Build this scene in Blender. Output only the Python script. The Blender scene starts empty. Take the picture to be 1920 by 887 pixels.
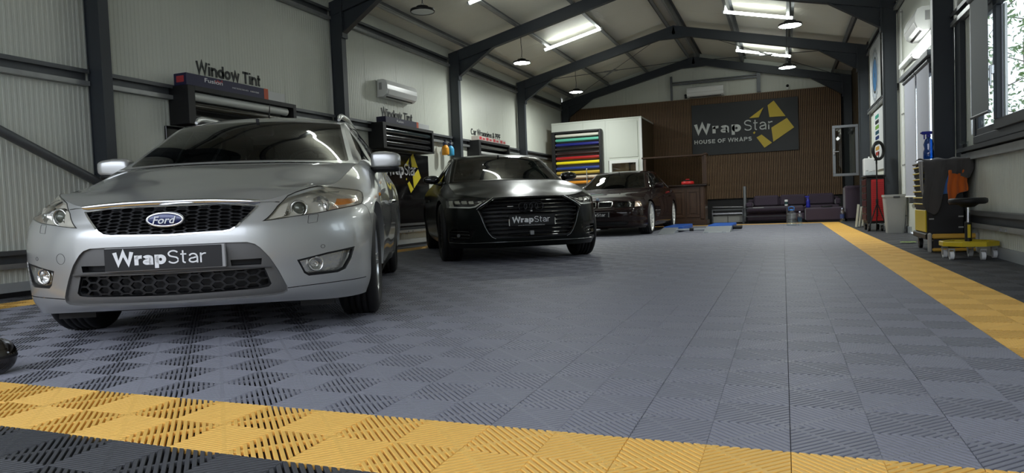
import bpy, bmesh, math, random
import numpy as np
from mathutils import Vector, Matrix
from mathutils.geometry import delaunay_2d_cdt
random.seed(7)
SC = bpy.context.scene
COL = SC.collection
# ------------------------------------------------------------------ camera
FPX, YAW, PITCH, ROLL, CAMH = 1282.48, 0.378542, -0.041578, -0.038928, 0.62153
cy_, sy_, cp_, sp_ = math.cos(YAW), math.sin(YAW), math.cos(PITCH), math.sin(PITCH)
fwd_ = Vector((-sy_*cp_, cy_*cp_, sp_)); r0_ = Vector((cy_, sy_, 0)); u0_ = r0_.cross(fwd_)
r_ = math.cos(ROLL)*r0_ + math.sin(ROLL)*u0_; u_ = -math.sin(ROLL)*r0_ + math.cos(ROLL)*u0_
cam = bpy.data.cameras.new('camera'); camo = bpy.data.objects.new('camera', cam); COL.objects.link(camo)
cam.sensor_fit = 'HORIZONTAL'; cam.sensor_width = 36; cam.lens = FPX/1920*36
cam.clip_start = 0.05; cam.clip_end = 300
m_ = Matrix((r_, u_, -fwd_)).transposed().to_4x4(); m_.translation = Vector((0, 0, CAMH)); camo.matrix_world = m_
SC.camera = camo
# ------------------------------------------------------------------ world: bright overcast sky
w = bpy.data.worlds.new('overcast'); SC.world = w; w.use_nodes = True
bg = w.node_tree.nodes['Background']; bg.inputs[0].default_value = (0.80, 0.86, 0.97, 1); bg.inputs[1].default_value = 2.6
SC.view_settings.view_transform = 'Standard'; SC.view_settings.look = 'None'
SC.view_settings.exposure = 0.56; SC.view_settings.gamma = 1.0
TUBE_E, LAMP_E = 12.0, 200.0
# ------------------------------------------------------------------ materials
MATS = {}
def mat(name, col, rough=.5, metal=0., spec=.5, coat=0., coat_r=.05, emit=None, estr=0., noise=0., nscale=20., bump=0., bscale=200., trans=0., ior=1.45, alpha=1., sheen=0., stretch=None):
    if name in MATS: return MATS[name]
    m = bpy.data.materials.new(name); m.use_nodes = True; nt = m.node_tree; b = nt.nodes['Principled BSDF']
    b.inputs['Base Color'].default_value = (*col, 1); b.inputs['Roughness'].default_value = rough; b.inputs['Metallic'].default_value = metal
    b.inputs['Specular IOR Level'].default_value = spec; b.inputs['Coat Weight'].default_value = coat; b.inputs['Coat Roughness'].default_value = coat_r
    b.inputs['Transmission Weight'].default_value = trans; b.inputs['IOR'].default_value = ior; b.inputs['Alpha'].default_value = alpha
    b.inputs['Sheen Weight'].default_value = sheen
    if emit: b.inputs['Emission Color'].default_value = (*emit, 1); b.inputs['Emission Strength'].default_value = estr
    if noise or bump:
        tc = nt.nodes.new('ShaderNodeTexCoord'); src = tc.outputs['Object']
        if stretch:
            mp = nt.nodes.new('ShaderNodeMapping'); mp.inputs['Scale'].default_value = stretch; nt.links.new(src, mp.inputs[0]); src = mp.outputs[0]
    if noise:
        n = nt.nodes.new('ShaderNodeTexNoise'); n.inputs['Scale'].default_value = nscale; n.inputs['Detail'].default_value = 4
        nt.links.new(src, n.inputs['Vector'])
        mx = nt.nodes.new('ShaderNodeMix'); mx.data_type = 'RGBA'
        mx.inputs[6].default_value = (*[c*(1-noise) for c in col], 1); mx.inputs[7].default_value = (*[min(1, c*(1+noise)) for c in col], 1)
        nt.links.new(n.outputs['Fac'], mx.inputs[0]); nt.links.new(mx.outputs[2], b.inputs['Base Color'])
    if bump:
        n2 = nt.nodes.new('ShaderNodeTexNoise'); n2.inputs['Scale'].default_value = bscale; n2.inputs['Detail'].default_value = 3
        nt.links.new(src, n2.inputs['Vector'])
        bp = nt.nodes.new('ShaderNodeBump'); bp.inputs['Strength'].default_value = bump; bp.inputs['Distance'].default_value = .004
        nt.links.new(n2.outputs['Fac'], bp.inputs['Height']); nt.links.new(bp.outputs[0], b.inputs['Normal'])
    MATS[name] = m; return m
def glassmat(name, tint, refl_r=.02, base=.06):
    if name in MATS: return MATS[name]
    m = bpy.data.materials.new(name); m.use_nodes = True; nt = m.node_tree; nt.nodes.clear()
    o = nt.nodes.new('ShaderNodeOutputMaterial'); mx = nt.nodes.new('ShaderNodeMixShader'); t = nt.nodes.new('ShaderNodeBsdfTransparent'); g = nt.nodes.new('ShaderNodeBsdfGlossy')
    t.inputs[0].default_value = (*tint, 1); g.inputs['Roughness'].default_value = refl_r; g.inputs['Color'].default_value = (1, 1, 1, 1)
    lw = nt.nodes.new('ShaderNodeLayerWeight'); lw.inputs[0].default_value = .5      # Schlick reflectance, same from both faces
    pw = nt.nodes.new('ShaderNodeMath'); pw.operation = 'POWER'; pw.inputs[1].default_value = 5.; nt.links.new(lw.outputs['Facing'], pw.inputs[0])
    ma = nt.nodes.new('ShaderNodeMath'); ma.operation = 'MULTIPLY_ADD'; ma.inputs[1].default_value = .96; ma.inputs[2].default_value = .04; nt.links.new(pw.outputs[0], ma.inputs[0])
    mth = nt.nodes.new('ShaderNodeMath'); mth.operation = 'MAXIMUM'; mth.inputs[1].default_value = base
    nt.links.new(ma.outputs[0], mth.inputs[0]); nt.links.new(mth.outputs[0], mx.inputs[0]); nt.links.new(t.outputs[0], mx.inputs[1]); nt.links.new(g.outputs[0], mx.inputs[2]); nt.links.new(mx.outputs[0], o.inputs[0])
    MATS[name] = m; return m
M = dict(
 steel=mat('anthracite_steel', (.034, .040, .048), .45, .0, .5, noise=.15, nscale=3),
 galv=mat('galvanised_steel', (.34, .35, .35), .40, .6, noise=.2, nscale=9),
 galvd=mat('dark_galvanised', (.120, .127, .134), .45, .45, noise=.2, nscale=9),
 panel=mat('wall_panel_paint', (.60, .62, .55), .42, .0, .5, noise=.04, nscale=1.3),
 ceil=mat('ceiling_panel_paint', (.72, .70, .60), .45, .0, .5, noise=.05, nscale=1.2),
 flash=mat('flashing', (.42, .45, .46), .4, .3, noise=.08, nscale=6),
 black=mat('black_matte', (.008, .008, .009), .5, noise=.2, nscale=5),
 blackgl=mat('black_gloss', (.006, .006, .007), .08, 0, .5, coat=.6),
 blackpl=mat('black_plastic', (.010, .010, .011), .5, 0, .35, bump=.05, bscale=400),
 white=mat('white_paint', (.78, .79, .77), .4),
 whitepl=mat('white_plastic', (.80, .81, .80), .25),
 chrome=mat('chrome', (.80, .81, .82), .10, 1.),
 alu=mat('aluminium', (.55, .56, .57), .25, 1.),
 slat=mat('walnut_slat', (.20, .122, .064), .55, noise=.35, nscale=14, stretch=(6, 6, .5)),
 felt=mat('black_felt', (.008, .007, .007), .9),
 darkwood=mat('dark_wood', (.055, .030, .018), .35, noise=.4, nscale=8, stretch=(6, 6, .6)),
 brownp=mat('brown_panel', (.075, .052, .028), .5, noise=.15, nscale=6),
 purple=mat('purple_upholstery', (.034, .020, .038), .6, bump=.1, bscale=300, sheen=.2, noise=.1),
 yellow=mat('yellow_paint', (.72, .50, .02), .35),
 rubber=mat('rubber', (.012, .012, .013), .6),
 red=mat('red_paint', (.36, .012, .014), .4),
 greyp=mat('grey_plastic', (.36, .36, .34), .45),
 blueramp=mat('blue_paint', (.02, .10, .42), .4),
)
M['tubeon'] = mat('lit_tube', (1, 1, 1), .4, emit=(.93, 1., .95), estr=TUBE_E)
M['lampon'] = mat('lit_lamp_disc', (1, 1, 1), .4, emit=(.95, 1., .97), estr=LAMP_E)
M['wglass'] = glassmat('window_glass', (.90, .93, .92))
# ------------------------------------------------------------------ mesh helpers
class MB:
    def __init__(s): s.v = []; s.f = []; s.m = []; s.sm = []
    def add(s, vs, fs, m=0, smooth=False):
        o = len(s.v); s.v += [tuple(map(float, q)) for q in vs]
        for f in fs: s.f.append(tuple(i+o for i in f)); s.m.append(m); s.sm.append(smooth)
        return s
    def box(s, x0, x1, y0, y1, z0, z1, m=0, c=0., T=None):
        if x0 > x1: x0, x1 = x1, x0
        if y0 > y1: y0, y1 = y1, y0
        if z0 > z1: z0, z1 = z1, z0
        if c <= 0:
            vs = [(x, y, z) for z in (z0, z1) for y in (y0, y1) for x in (x0, x1)]
            fs = [(0, 2, 3, 1), (4, 5, 7, 6), (0, 1, 5, 4), (2, 6, 7, 3), (0, 4, 6, 2), (1, 3, 7, 5)]
        else:
            c = min(c, (x1-x0)*.49, (y1-y0)*.49, (z1-z0)*.49)
            vs = []; idx = {}
            for sx in (0, 1):
                for sy in (0, 1):
                    for sz in (0, 1):
                        X = (x0, x1)[sx]; Y = (y0, y1)[sy]; Z = (z0, z1)[sz]; dx = (c, -c)[sx]; dy = (c, -c)[sy]; dz = (c, -c)[sz]
                        idx[sx, sy, sz] = len(vs); vs += [(X, Y+dy, Z+dz), (X+dx, Y, Z+dz), (X+dx, Y+dy, Z)]
            fs = []
            def q(*a): fs.append(a)
            for k in (0, 1):
                a, b, d, e = idx[k, 0, 0], idx[k, 1, 0], idx[k, 1, 1], idx[k, 0, 1]; r = (a, b, d, e); q(*(r if k else r[::-1]))
                a, b, d, e = idx[0, k, 0]+1, idx[1, k, 0]+1, idx[1, k, 1]+1, idx[0, k, 1]+1; r = (a, b, d, e); q(*(r[::-1] if k else r))
                a, b, d, e = idx[0, 0, k]+2, idx[1, 0, k]+2, idx[1, 1, k]+2, idx[0, 1, k]+2; r = (a, b, d, e); q(*(r if k else r[::-1]))
            for sy in (0, 1):
                for sz in (0, 1):
                    a, b = idx[0, sy, sz], idx[1, sy, sz]; r = (a+1, b+1, b+2, a+2); q(*(r if sy == sz else r[::-1])) if sy else q(*(r[::-1] if sz == 0 else r))
            for sx in (0, 1):
                for sz in (0, 1):
                    a, b = idx[sx, 0, sz], idx[sx, 1, sz]; r = (a, b, b+2, a+2); q(*r)
            for sx in (0, 1):
                for sy in (0, 1):
                    a, b = idx[sx, sy, 0], idx[sx, sy, 1]; q(a, b, b+1, a+1)
            for k in idx.values(): q(k, k+1, k+2)
        if T is not None: vs = [T @ Vector(v) for v in vs]
        return s.add(vs, fs, m)
    def cyl(s, p0, p1, r0, r1=None, n=16, m=0, cap=True, smooth=True):
        r1 = r0 if r1 is None else r1; p0 = Vector(p0); p1 = Vector(p1); d = (p1-p0).normalized()
        a = d.orthogonal().normalized(); b = d.cross(a); vs = []
        for p, r in ((p0, r0), (p1, r1)):
            for k in range(n):
                t = 2*math.pi*k/n; vs.append(p+a*(r*math.cos(t))+b*(r*math.sin(t)))
        s.add(vs, [(k, (k+1) % n, n+(k+1) % n, n+k) for k in range(n)], m, smooth)
        if cap:
            if r0 > 1e-6: s.add(vs[:n], [tuple(range(n))[::-1]], m)
            if r1 > 1e-6: s.add(vs[n:], [tuple(range(n))], m)
        return s
    def tube(s, path, r, n=8, m=0, cap=True, closed=False):
        P = [Vector(p) for p in path]; N = len(P); vs = []
        prev = None
        for i in range(N):
            if closed: d = (P[(i+1) % N]-P[i-1]).normalized()
            else: d = (P[min(i+1, N-1)]-P[max(i-1, 0)]).normalized()
            if prev is None: a = d.orthogonal().normalized()
            else: a = (prev-d*prev.dot(d)).normalized()
            prev = a; b = d.cross(a); rr = r[i] if isinstance(r, (list, tuple)) else r
            for k in range(n):
                t = 2*math.pi*k/n; vs.append(P[i]+a*(rr*math.cos(t))+b*(rr*math.sin(t)))
        fs = []
        for i in range(N if closed else N-1):
            j = (i+1) % N
            for k in range(n): fs.append((i*n+k, i*n+(k+1) % n, j*n+(k+1) % n, j*n+k))
        s.add(vs, fs, m, True)
        if cap and not closed: s.add(vs[:n], [tuple(range(n))[::-1]], m); s.add(vs[-n:], [tuple(range(n))], m)
        return s
    def lathe(s, prof, c=(0, 0, 0), axis='z', n=24, m=0, smooth=True):
        vs = []; fs = []; L = len(prof)
        for k in range(n):
            t = 2*math.pi*k/n; ct, st = math.cos(t), math.sin(t)
            for r, h in prof:
                q = {'z': (r*ct, r*st, h), 'y': (r*st, h, r*ct), 'x': (h, r*ct, r*st)}[axis]
                vs.append((c[0]+q[0], c[1]+q[1], c[2]+q[2]))
        for k in range(n):
            j = (k+1) % n
            for i in range(L-1): fs.append((k*L+i, j*L+i, j*L+i+1, k*L+i+1))
        return s.add(vs, fs, m, smooth)
    def prism(s, poly, fn, d0, d1, m=0):
        # poly 2d (ccw), fn(a,b,d)->3d
        n = len(poly); vs = [fn(a, b, d0) for a, b in poly]+[fn(a, b, d1) for a, b in poly]
        return s.add(vs, [tuple(range(n))[::-1], tuple(range(n, 2*n))]+[(k, (k+1) % n, n+(k+1) % n, n+k) for k in range(n)], m)
    def grid(s, rows, m=0, smooth=True, closed=False):
        nr = len(rows); nc = len(rows[0]); vs = [q for r in rows for q in r]; fs = []
        for i in range(nr-1):
            for j in range(nc if closed else nc-1):
                k = (j+1) % nc; fs.append((i*nc+j, i*nc+k, (i+1)*nc+k, (i+1)*nc+j))
        return s.add(vs, fs, m, smooth)
    def mesh(s, name, mats):
        me = bpy.data.meshes.new(name); me.from_pydata(s.v, [], s.f)
        for mm in (mats if isinstance(mats, (list, tuple)) else [mats]): me.materials.append(mm)
        me.polygons.foreach_set('material_index', s.m); me.polygons.foreach_set('use_smooth', s.sm); me.update()
        return me
    def build(s, name, mats, parent=None, loc=None, rz=None, fixn=True):
        me = s.mesh(name, mats)
        if fixn:
            b = bmesh.new(); b.from_mesh(me); bmesh.ops.recalc_face_normals(b, faces=b.faces); b.to_mesh(me); b.free()
        return place(name, me, parent, loc, rz)
def place(name, me, parent=None, loc=None, rz=None):
    o = bpy.data.objects.new(name, me); COL.objects.link(o)
    if parent: o.parent = parent
    if loc is not None: o.location = loc
    if rz is not None: o.rotation_euler = (0, 0, rz)
    return o
def tag(o, label=None, cat=None, group=None, kind=None):
    if label: o['label'] = label
    if cat: o['category'] = cat
    if group: o['group'] = group
    if kind: o['kind'] = kind
    return o
def thing(name, label, cat, loc=(0, 0, 0), rz=0., group=None):
    o = bpy.data.objects.new(name, None); COL.objects.link(o); o.location = loc; o.rotation_euler = (0, 0, rz); o.empty_display_size = .1
    return tag(o, label, cat, group)
def struct(name, label, cat=None, loc=(0, 0, 0)):
    o = bpy.data.objects.new(name, None); COL.objects.link(o); o.location = loc; o.empty_display_size = .1
    return tag(o, label, cat or name.split('_')[0], kind='structure')
def bx(name, mats, dims, parent=None, c=0., loc=None, rz=None):
    return MB().box(*dims, c=c).build(name, mats, parent, loc, rz)
def dup(o, parent=None, loc=None, rz=None, name=None):
    c = o.copy(); COL.objects.link(c)
    if name: c.name = name
    if parent: c.parent = parent
    if loc is not None: c.location = loc
    if rz is not None: c.rotation_euler = (0, 0, rz)
    return c
# ------------------------------------------------------------------ lettering
def text_mesh(s, size, bold=0., extrude=.002, spacing=1.):
    cu = bpy.data.curves.new('t', 'FONT'); cu.body = s; cu.size = size; cu.offset = bold; cu.extrude = extrude; cu.resolution_u = 3; cu.space_character = spacing
    ob = bpy.data.objects.new('t', cu); COL.objects.link(ob)
    dg = bpy.context.evaluated_depsgraph_get(); me = bpy.data.meshes.new_from_object(ob.evaluated_get(dg))
    bpy.data.objects.remove(ob); bpy.data.curves.remove(cu)
    v = np.array([x.co[:] for x in me.vertices]); f = [tuple(p.vertices) for p in me.polygons]; bpy.data.meshes.remove(me)
    return v, f
def lettering(s, origin, right, up, width, height, material, parent, bold=0., extrude=.002, name='letter', split=True, spacing=1.):
    """flat letters standing on a surface: fitted into width x height; each letter its own mesh"""
    v, f = text_mesh(s, 1., bold, .5, spacing); mn = v.min(0); mx = v.max(0)
    v = (v-mn)/(mx-mn); right = Vector(right).normalized(); up = Vector(up).normalized(); nrm = right.cross(up); O = Vector(origin)
    out = [O+right*(a*width)+up*(b*height)+nrm*(c*extrude) for a, b, c in v]
    groups = [list(range(len(f)))]
    if split:
        par = list(range(len(v)))
        def find(a):
            while par[a] != a: par[a] = par[par[a]]; a = par[a]
            return a
        for q in f:
            for k in q[1:]: par[find(k)] = find(q[0])
        isl = {}
        for i, q in enumerate(f): isl.setdefault(find(q[0]), []).append(i)
        iv = []
        for k, fl in isl.items():
            xs = [v[j][0] for i in fl for j in f[i]]; iv.append([min(xs), max(xs), fl])
        iv.sort(key=lambda a: a[0]); mg = []
        for a in iv:
            if mg and min(a[1], mg[-1][1])-max(a[0], mg[-1][0]) > .6*min(a[1]-a[0], mg[-1][1]-mg[-1][0]): mg[-1][1] = max(mg[-1][1], a[1]); mg[-1][2] = mg[-1][2]+a[2]
            else: mg.append(a)
        groups = [a[2] for a in mg]
    obs = []
    for g in groups:
        used = sorted({j for i in g for j in f[i]}); mp = {j: k for k, j in enumerate(used)}
        b = MB(); b.add([out[j] for j in used], [tuple(mp[j] for j in f[i]) for i in g]); obs.append(b.build(name, material, parent, fixn=False))
    return obs
# ---- plain sans stroke letters (cap height 1, x-height .73)
def arc(cx, cy, rx, ry, a0, a1, n=10): return [(cx+rx*math.cos(math.radians(a0+(a1-a0)*k/n)), cy+ry*math.sin(math.radians(a0+(a1-a0)*k/n))) for k in range(n+1)]
def glyphs(w_):
    h = w_/2; x = .73
    G = {
     'W': (1.22, [[(h*.8, 1), (.31, h), (.61, 1-h*.3), (.91, h), (1.22-h*.8, 1)]]),
     'w': (1.0, [[(h*.8, x), (.26, h), (.5, x-h*.3), (.74, h), (1.0-h*.8, x)]]),
     'r': (.46, [[(h, 0), (h, x)], arc(h+.27, x-.30, .27, .30-h, 180, 75, 6)]),
     'a': (.66, [arc(.30, x-.24, .27-h*.6, .24-h, 165, 20, 7)+[(.62-h, x-.30), (.62-h, 0)], [(.62-h, .42), (.40, .405)]+arc(.27, .21, .27-h, .20-h*.9, 80, 300, 9)+[(.45, .06+h*.6), (.62-h, .16)]]),
     'p': (.70, [[(h, x), (h, -.27)], arc(.36, x/2, .34-h, x/2-h, 0, 360, 18)]),
     'g': (.70, [[(.68-h, x), (.68-h, -.08)]+arc(.36, -.08, .32-h, .20-h, 0, -150, 8), arc(.34, x/2, .34-h, x/2-h, 0, 360, 18)]),
     'd': (.70, [[(.68-h, 0), (.68-h, 1)], arc(.34, x/2, .34-h, x/2-h, 0, 360, 18)]),
     'o': (.70, [arc(.35, x/2, .35-h, x/2-h, 0, 360, 20)]),
     'n': (.68, [[(h, 0), (h, x)], arc(.34, x-.32, .34-h, .32-h, 180, 0, 9)+[(.68-h, 0)]]),
     'i': (.26, [[(.13, 0), (.13, x)], [(.13, .86), (.13, 1)]]),
     't': (.42, [[(.16, .95), (.16, .16)]+arc(.16+.14, .16, .14, .16-h, 180, 275, 5), [(0, x-h), (.38, x-h)]]),
     'S': (.74, [arc(.37, 1-.27, .33-h*.6, .27-h, 25, 180, 9)[:-1]+arc(.37, .75, .33-h*.6, .23, 180, 235, 4)+arc(.37, .25, .34-h*.6, .26, 55, 0, 4)+arc(.37, .27, .34-h*.6, .27-h, 0, -160, 9)]),
     'T': (.70, [[(.35, 0), (.35, 1)], [(0, 1-h), (.70, 1-h)]]),
     'C': (.80, [arc(.43, .5, .43-h, .5-h, 50, 310, 18)]),
     'P': (.74, [[(h, 0), (h, 1)], [(h, 1-h), (.44, 1-h)]+arc(.44, .71, .28-h*.6, .29-h, 90, -90, 8)+[(h, .42+h)]]),
     'F': (.66, [[(h, 0), (h, 1)], [(h, 1-h), (.64, 1-h)], [(h, .52), (.58, .52)]]),
     'E': (.70, [[(h, 0), (h, 1)], [(h, 1-h), (.66, 1-h)], [(h, .52), (.62, .52)], [(h, h), (.68, h)]]),
     'H': (.78, [[(h, 0), (h, 1)], [(.76-h, 0), (.76-h, 1)], [(h, .52), (.76-h, .52)]]),
     'O': (.88, [arc(.44, .5, .44-h, .5-h, 0, 360, 22)]),
     'U': (.78, [[(h, 1), (h, .34)]+arc(.38, .34, .38-h, .34-h, 180, 360, 9)[1:]+[(.76-h, 1)]]),
     'R': (.80, [[(h, 0), (h, 1)], [(h, 1-h), (.44, 1-h)]+arc(.44, .73, .28-h*.6, .27-h, 90, -90, 8)+[(h, .46+h)], [(.42, .48), (.76-h*.5, 0)]]),
     'A': (.84, [[(h*.8, 0), (.42, 1-h*.4), (.84-h*.8, 0)], [(.20, .30), (.64, .30)]]),
     '&': (.86, [[(.84-h, 0), (.24, .68)]+arc(.38, .78, .18, .20-h*.5, 210, -30, 8)+[(.50, .62), (.22, .42)]+arc(.28, .24, .25-h*.4, .24-h*.6, 120, 300, 8)+[(.60, .16), (.76, .46)]]),
    }
    return G
def ribbon(P, w_):
    P = [np.array(p, float) for p in P]; cl = np.linalg.norm(P[0]-P[-1]) < 1e-6
    if cl: P = P[:-1]
    n = len(P); L, R = [], []
    for i in range(n):
        a = P[i-1] if (i > 0 or cl) else None; b = P[(i+1) % n] if (i < n-1 or cl) else None
        d1 = (P[i]-a)/np.linalg.norm(P[i]-a) if a is not None else None; d2 = (b-P[i])/np.linalg.norm(b-P[i]) if b is not None else None
        if d1 is None: d1 = d2
        if d2 is None: d2 = d1
        n1 = np.array([-d1[1], d1[0]]); n2 = np.array([-d2[1], d2[0]]); m = n1+n2; k = 2/max(m@m, .55); L.append(P[i]+m*k*w_/2); R.append(P[i]-m*k*w_/2)
    return L, R, cl
def letters(s, origin, right, up, width, cap, material, parent, weight=.2, extrude=.003, name='letter', gap=.07, slant=0.):
    """words of separate raised letters: width in metres of the whole line, cap = capital height; baseline at origin"""
    G = glyphs(weight); x = 0.; pos = []
    for ch in s:
        if ch == ' ': x += .34; continue
        pos.append((ch, x)); x += G[ch][0]+gap
    k = width/(x-gap); right = Vector(right).normalized(); up = Vector(up).normalized(); nr = right.cross(up); O = Vector(origin); out = []
    for ch, x0 in pos:
        b = MB()
        for st in G[ch][1]:
            L, R, cl = ribbon(st, weight); n = len(L); f3 = lambda p, e: O+right*((x0+p[0]+slant*p[1])*k)+up*(p[1]*cap)+nr*e
            vs = [f3(p, extrude) for p in L]+[f3(p, extrude) for p in R]+[f3(p, 0) for p in L]+[f3(p, 0) for p in R]; fs = []
            for i in range(n if cl else n-1):
                j = (i+1) % n; fs += [(i, n+i, n+j, j), (2*n+i, i, j, 2*n+j), (n+i, 3*n+i, 3*n+j, n+j)]
            if not cl: fs += [(0, 2*n, 3*n, n), (n-1, 2*n-1, 4*n-1, 3*n-1)]
            b.add(vs, fs)
        out.append(b.build(name, material, parent, fixn=False))
    return out
# ================================================================== THE HALL
XL, XR, RX, YF, YB = -6.40, 1.81, -2.33, -1.1, 20.85
SL = .234
def zr(x): return 4.79-SL*abs(x-RX)          # top of the rafters
FR = [.87, 4.87, 8.87, 12.87, 16.75, 20.62]  # frame planes along the hall
CA = .15                                     # purlin height
# ---- floor: slab plus interlocking ribbed tiles
floor = bx('floor', mat('subfloor', (.018, .018, .020), .8, noise=.2), (XL, XR, YF, YB, -.10, -.017))
tag(floor, 'grey ribbed interlocking tile floor with yellow border strips', 'floor', kind='structure')
ground = bx('ground_outside', mat('concrete_apron', (.42, .42, .41), .85, noise=.15, nscale=2, bump=.3, bscale=30), (-30, 30, -30, YF, -.14, -.02))
tag(ground, 'pale concrete yard outside the hall door', 'ground', kind='structure')
ground2 = bx('ground_side', mat('concrete_apron', (.42, .42, .41)), (XR+.2, 30, YF, 40, -.14, -.03))
tag(ground2, 'pale concrete yard beside the hall', 'ground', kind='structure')
yard = bx('sky_block_yard', mat('sky_block_grey', (.26, .25, .23), .8, noise=.1, nscale=1), (-26, 24, -15.4, -15, -.02, 4.6)); tag(yard, 'unseen low building added across the yard to block low sky', 'wall', kind='structure')  # added out of view: keeps horizon sky out of the car reflections
def tilemat(n, c, r=.52): return mat(n, c, r, 0, .5, noise=.07, nscale=2.2, bump=.08, bscale=350)
TM = [tilemat('tile_grey', (.255, .260, .302)), tilemat('tile_yellow', (.95, .57, .135)), tilemat('tile_black', (.066, .068, .074))]
def clipstrip(s0, s1, q0, q1, sg, c, hw):
    """part of the strip |x - sg*y - c| < hw inside the square"""
    poly = [(s0, q0), (s1, q0), (s1, q1), (s0, q1)]
    for sgn, lim in ((1, c+hw), (-1, -(c-hw))):
        out = []
        for i in range(len(poly)):
            a, b = poly[i], poly[(i+1) % len(poly)]
            da = sgn*(a[0]-sg*a[1])-lim; db = sgn*(b[0]-sg*b[1])-lim
            if da <= 0: out.append(a)
            if da*db < 0: t = da/(da-db); out.append((a[0]+t*(b[0]-a[0]), a[1]+t*(b[1]-a[1])))
        poly = out
        if not poly: return []
    return poly
def tile_geo(mb, ox, oy, m, nx=2, lod=0):
    e = .0008
    for qi in range(nx):
        for qj in range(2):
            x0, x1, y0, y1 = ox+.2*qi, ox+.2*qi+.2, oy+.2*qj, oy+.2*qj+.2
            sx0 = x0+(e if qi == 0 else .0002); sx1 = x1-(e if qi == nx-1 else .0002); sy0 = y0+(e if qj == 0 else .0002); sy1 = y1-(e if qj == 1 else .0002)
            sg = -1 if (qi+qj) % 2 else 1
            cc = (x0+x1)/2-sg*(y0+y1)/2
            for k in range(-7, 8):
                c = cc+k*.025
                if lod == 0:
                    top = clipstrip(sx0+.0008, sx1-.0008, sy0+.0008, sy1-.0008, sg, c, .0064); low = clipstrip(sx0, sx1, sy0, sy1, sg, c, .0080); n = len(low)
                    if n < 4 or len(top) != n: continue
                    vs = [(a, b, 0) for a, b in top]+[(a, b, -.0016) for a, b in low]+[(a, b, -.016) for a, b in low]
                    mb.add(vs, [tuple(range(n))]+[(n+i, n+(i+1) % n, (i+1) % n, i) for i in range(n)]+[(2*n+i, 2*n+(i+1) % n, n+(i+1) % n, n+i) for i in range(n)], m)
                else:
                    low = clipstrip(sx0, sx1, sy0, sy1, sg, c, .0078); n = len(low)
                    if n < 4: continue
                    vs = [(a, b, 0) for a, b in low]+[(a, b, -.016) for a, b in low]
                    mb.add(vs, [tuple(range(n))]+[(n+i, n+(i+1) % n, (i+1) % n, i) for i in range(n)], m)
            cb = clipstrip(sx0, sx1, sy0, sy1, -sg, (x0+x1)/2+sg*(y0+y1)/2, .0085)
            n = len(cb)
            if n >= 3:
                vs = [(a, b, -.0008) for a, b in cb]+[(a, b, -.012) for a, b in cb]
                mb.add(vs, [tuple(range(n))]+[(n+i, n+(i+1) % n, (i+1) % n, i) for i in range(n)], m)
def proj_px(p):
    d = Vector(p)-camo.location; z = d.dot(fwd_)
    return (960+FPX*d.dot(r_)/z, 443.5-FPX*d.dot(u_)/z, z)
cells = []
for i in range(-16, 5):
    for j in range(-6, 42):
        x, y = .005+.4*i, 1.777+.4*j
        if i in (-16, 3, 4) or j <= -2 or j > 39: c = 2
        elif i in (-15, 2) or j in (-1, 39): c = 1
        else: c = 0
        cells.append([0, i, j, x, y, c])
FOOT = [(-2.70, 2.39, -1.0632, 4.3), (-2.59, 7.12, -1.0171, 4.6), (-3.34, 12.86, -1.5708, 4.9)]
for cl in cells:
    x, y = cl[3]+.2, cl[4]+.2; px = proj_px((x, y, 0))
    if px[2] < .5 or not (-90 < px[0] < 2010 and 380 < px[1] < 990): continue
    hid = False
    for X, Y, th, ln in FOOT:
        dx, dy = x-X, y-Y; a = -(dx*math.cos(th)+dy*math.sin(th)); b = -dx*math.sin(th)+dy*math.cos(th)
        if .4 < a < ln and abs(b) < .75: hid = True
    if not hid: cl[0] = 1/px[2]**3
cells.sort(key=lambda c: -c[0])
tmesh = {}
def tile_mesh(c, nx):
    if (c, nx) not in tmesh:
        b = MB(); tile_geo(b, 0, 0, 0, nx); tmesh[c, nx] = b.mesh('floor_tile', TM[c])
    return tmesh[c, nx]
rest = MB()
for k, (wgt, i, j, x, y, c) in enumerate(cells):
    nx = 1 if i == 4 else 2
    if k < 300 and wgt > 0: place('floor_tile', tile_mesh(c, nx), floor, (x, y, 0))
    else: tile_geo(rest, x, y, c, nx, 1)
tag(rest.build('floor_tile_field', TM, floor, fixn=False), 'smaller looking floor tiles further back', kind='stuff')
# ---- ribbed sandwich panels
def rib_panel(wd, L, mt, name, pitch=.05, th=.04, depth=.0028):
    """panel 1: u 0..wd, v 0..L, ribbed face towards +n"""
    prof = [(0, -.004), (.004, 0.)]
    n = int(wd/pitch)
    for k in range(n):
        a = k*pitch
        prof += [(a+.012, 0), (a+.016, depth), (a+pitch-.016, depth), (a+pitch-.012, 0)]
    prof += [(wd-.004, 0), (wd, -.004)]
    vs = [(u, 0, d) for u, d in prof]+[(u, L, d) for u, d in prof]; n = len(prof)
    b = MB(); b.add(vs, [(i, i+1, n+i+1, n+i) for i in range(n-1)])
    b.add([(0, 0, -.004), (wd, 0, -.004), (wd, L, -.004), (0, L, -.004), (0, 0, -th), (wd, 0, -th), (wd, L, -th), (0, L, -th)], [(4, 7, 6, 5), (0, 1, 5, 4), (1, 2, 6, 5), (2, 3, 7, 6), (3, 0, 4, 7)])
    return b.mesh(name, mt)
def setmat(o, origin, u, v):
    u = Vector(u).normalized(); v = Vector(v).normalized(); n = u.cross(v); m = Matrix((u, v, n)).transposed().to_4x4(); m.translation = Vector(origin); o.matrix_world = m; return o
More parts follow.
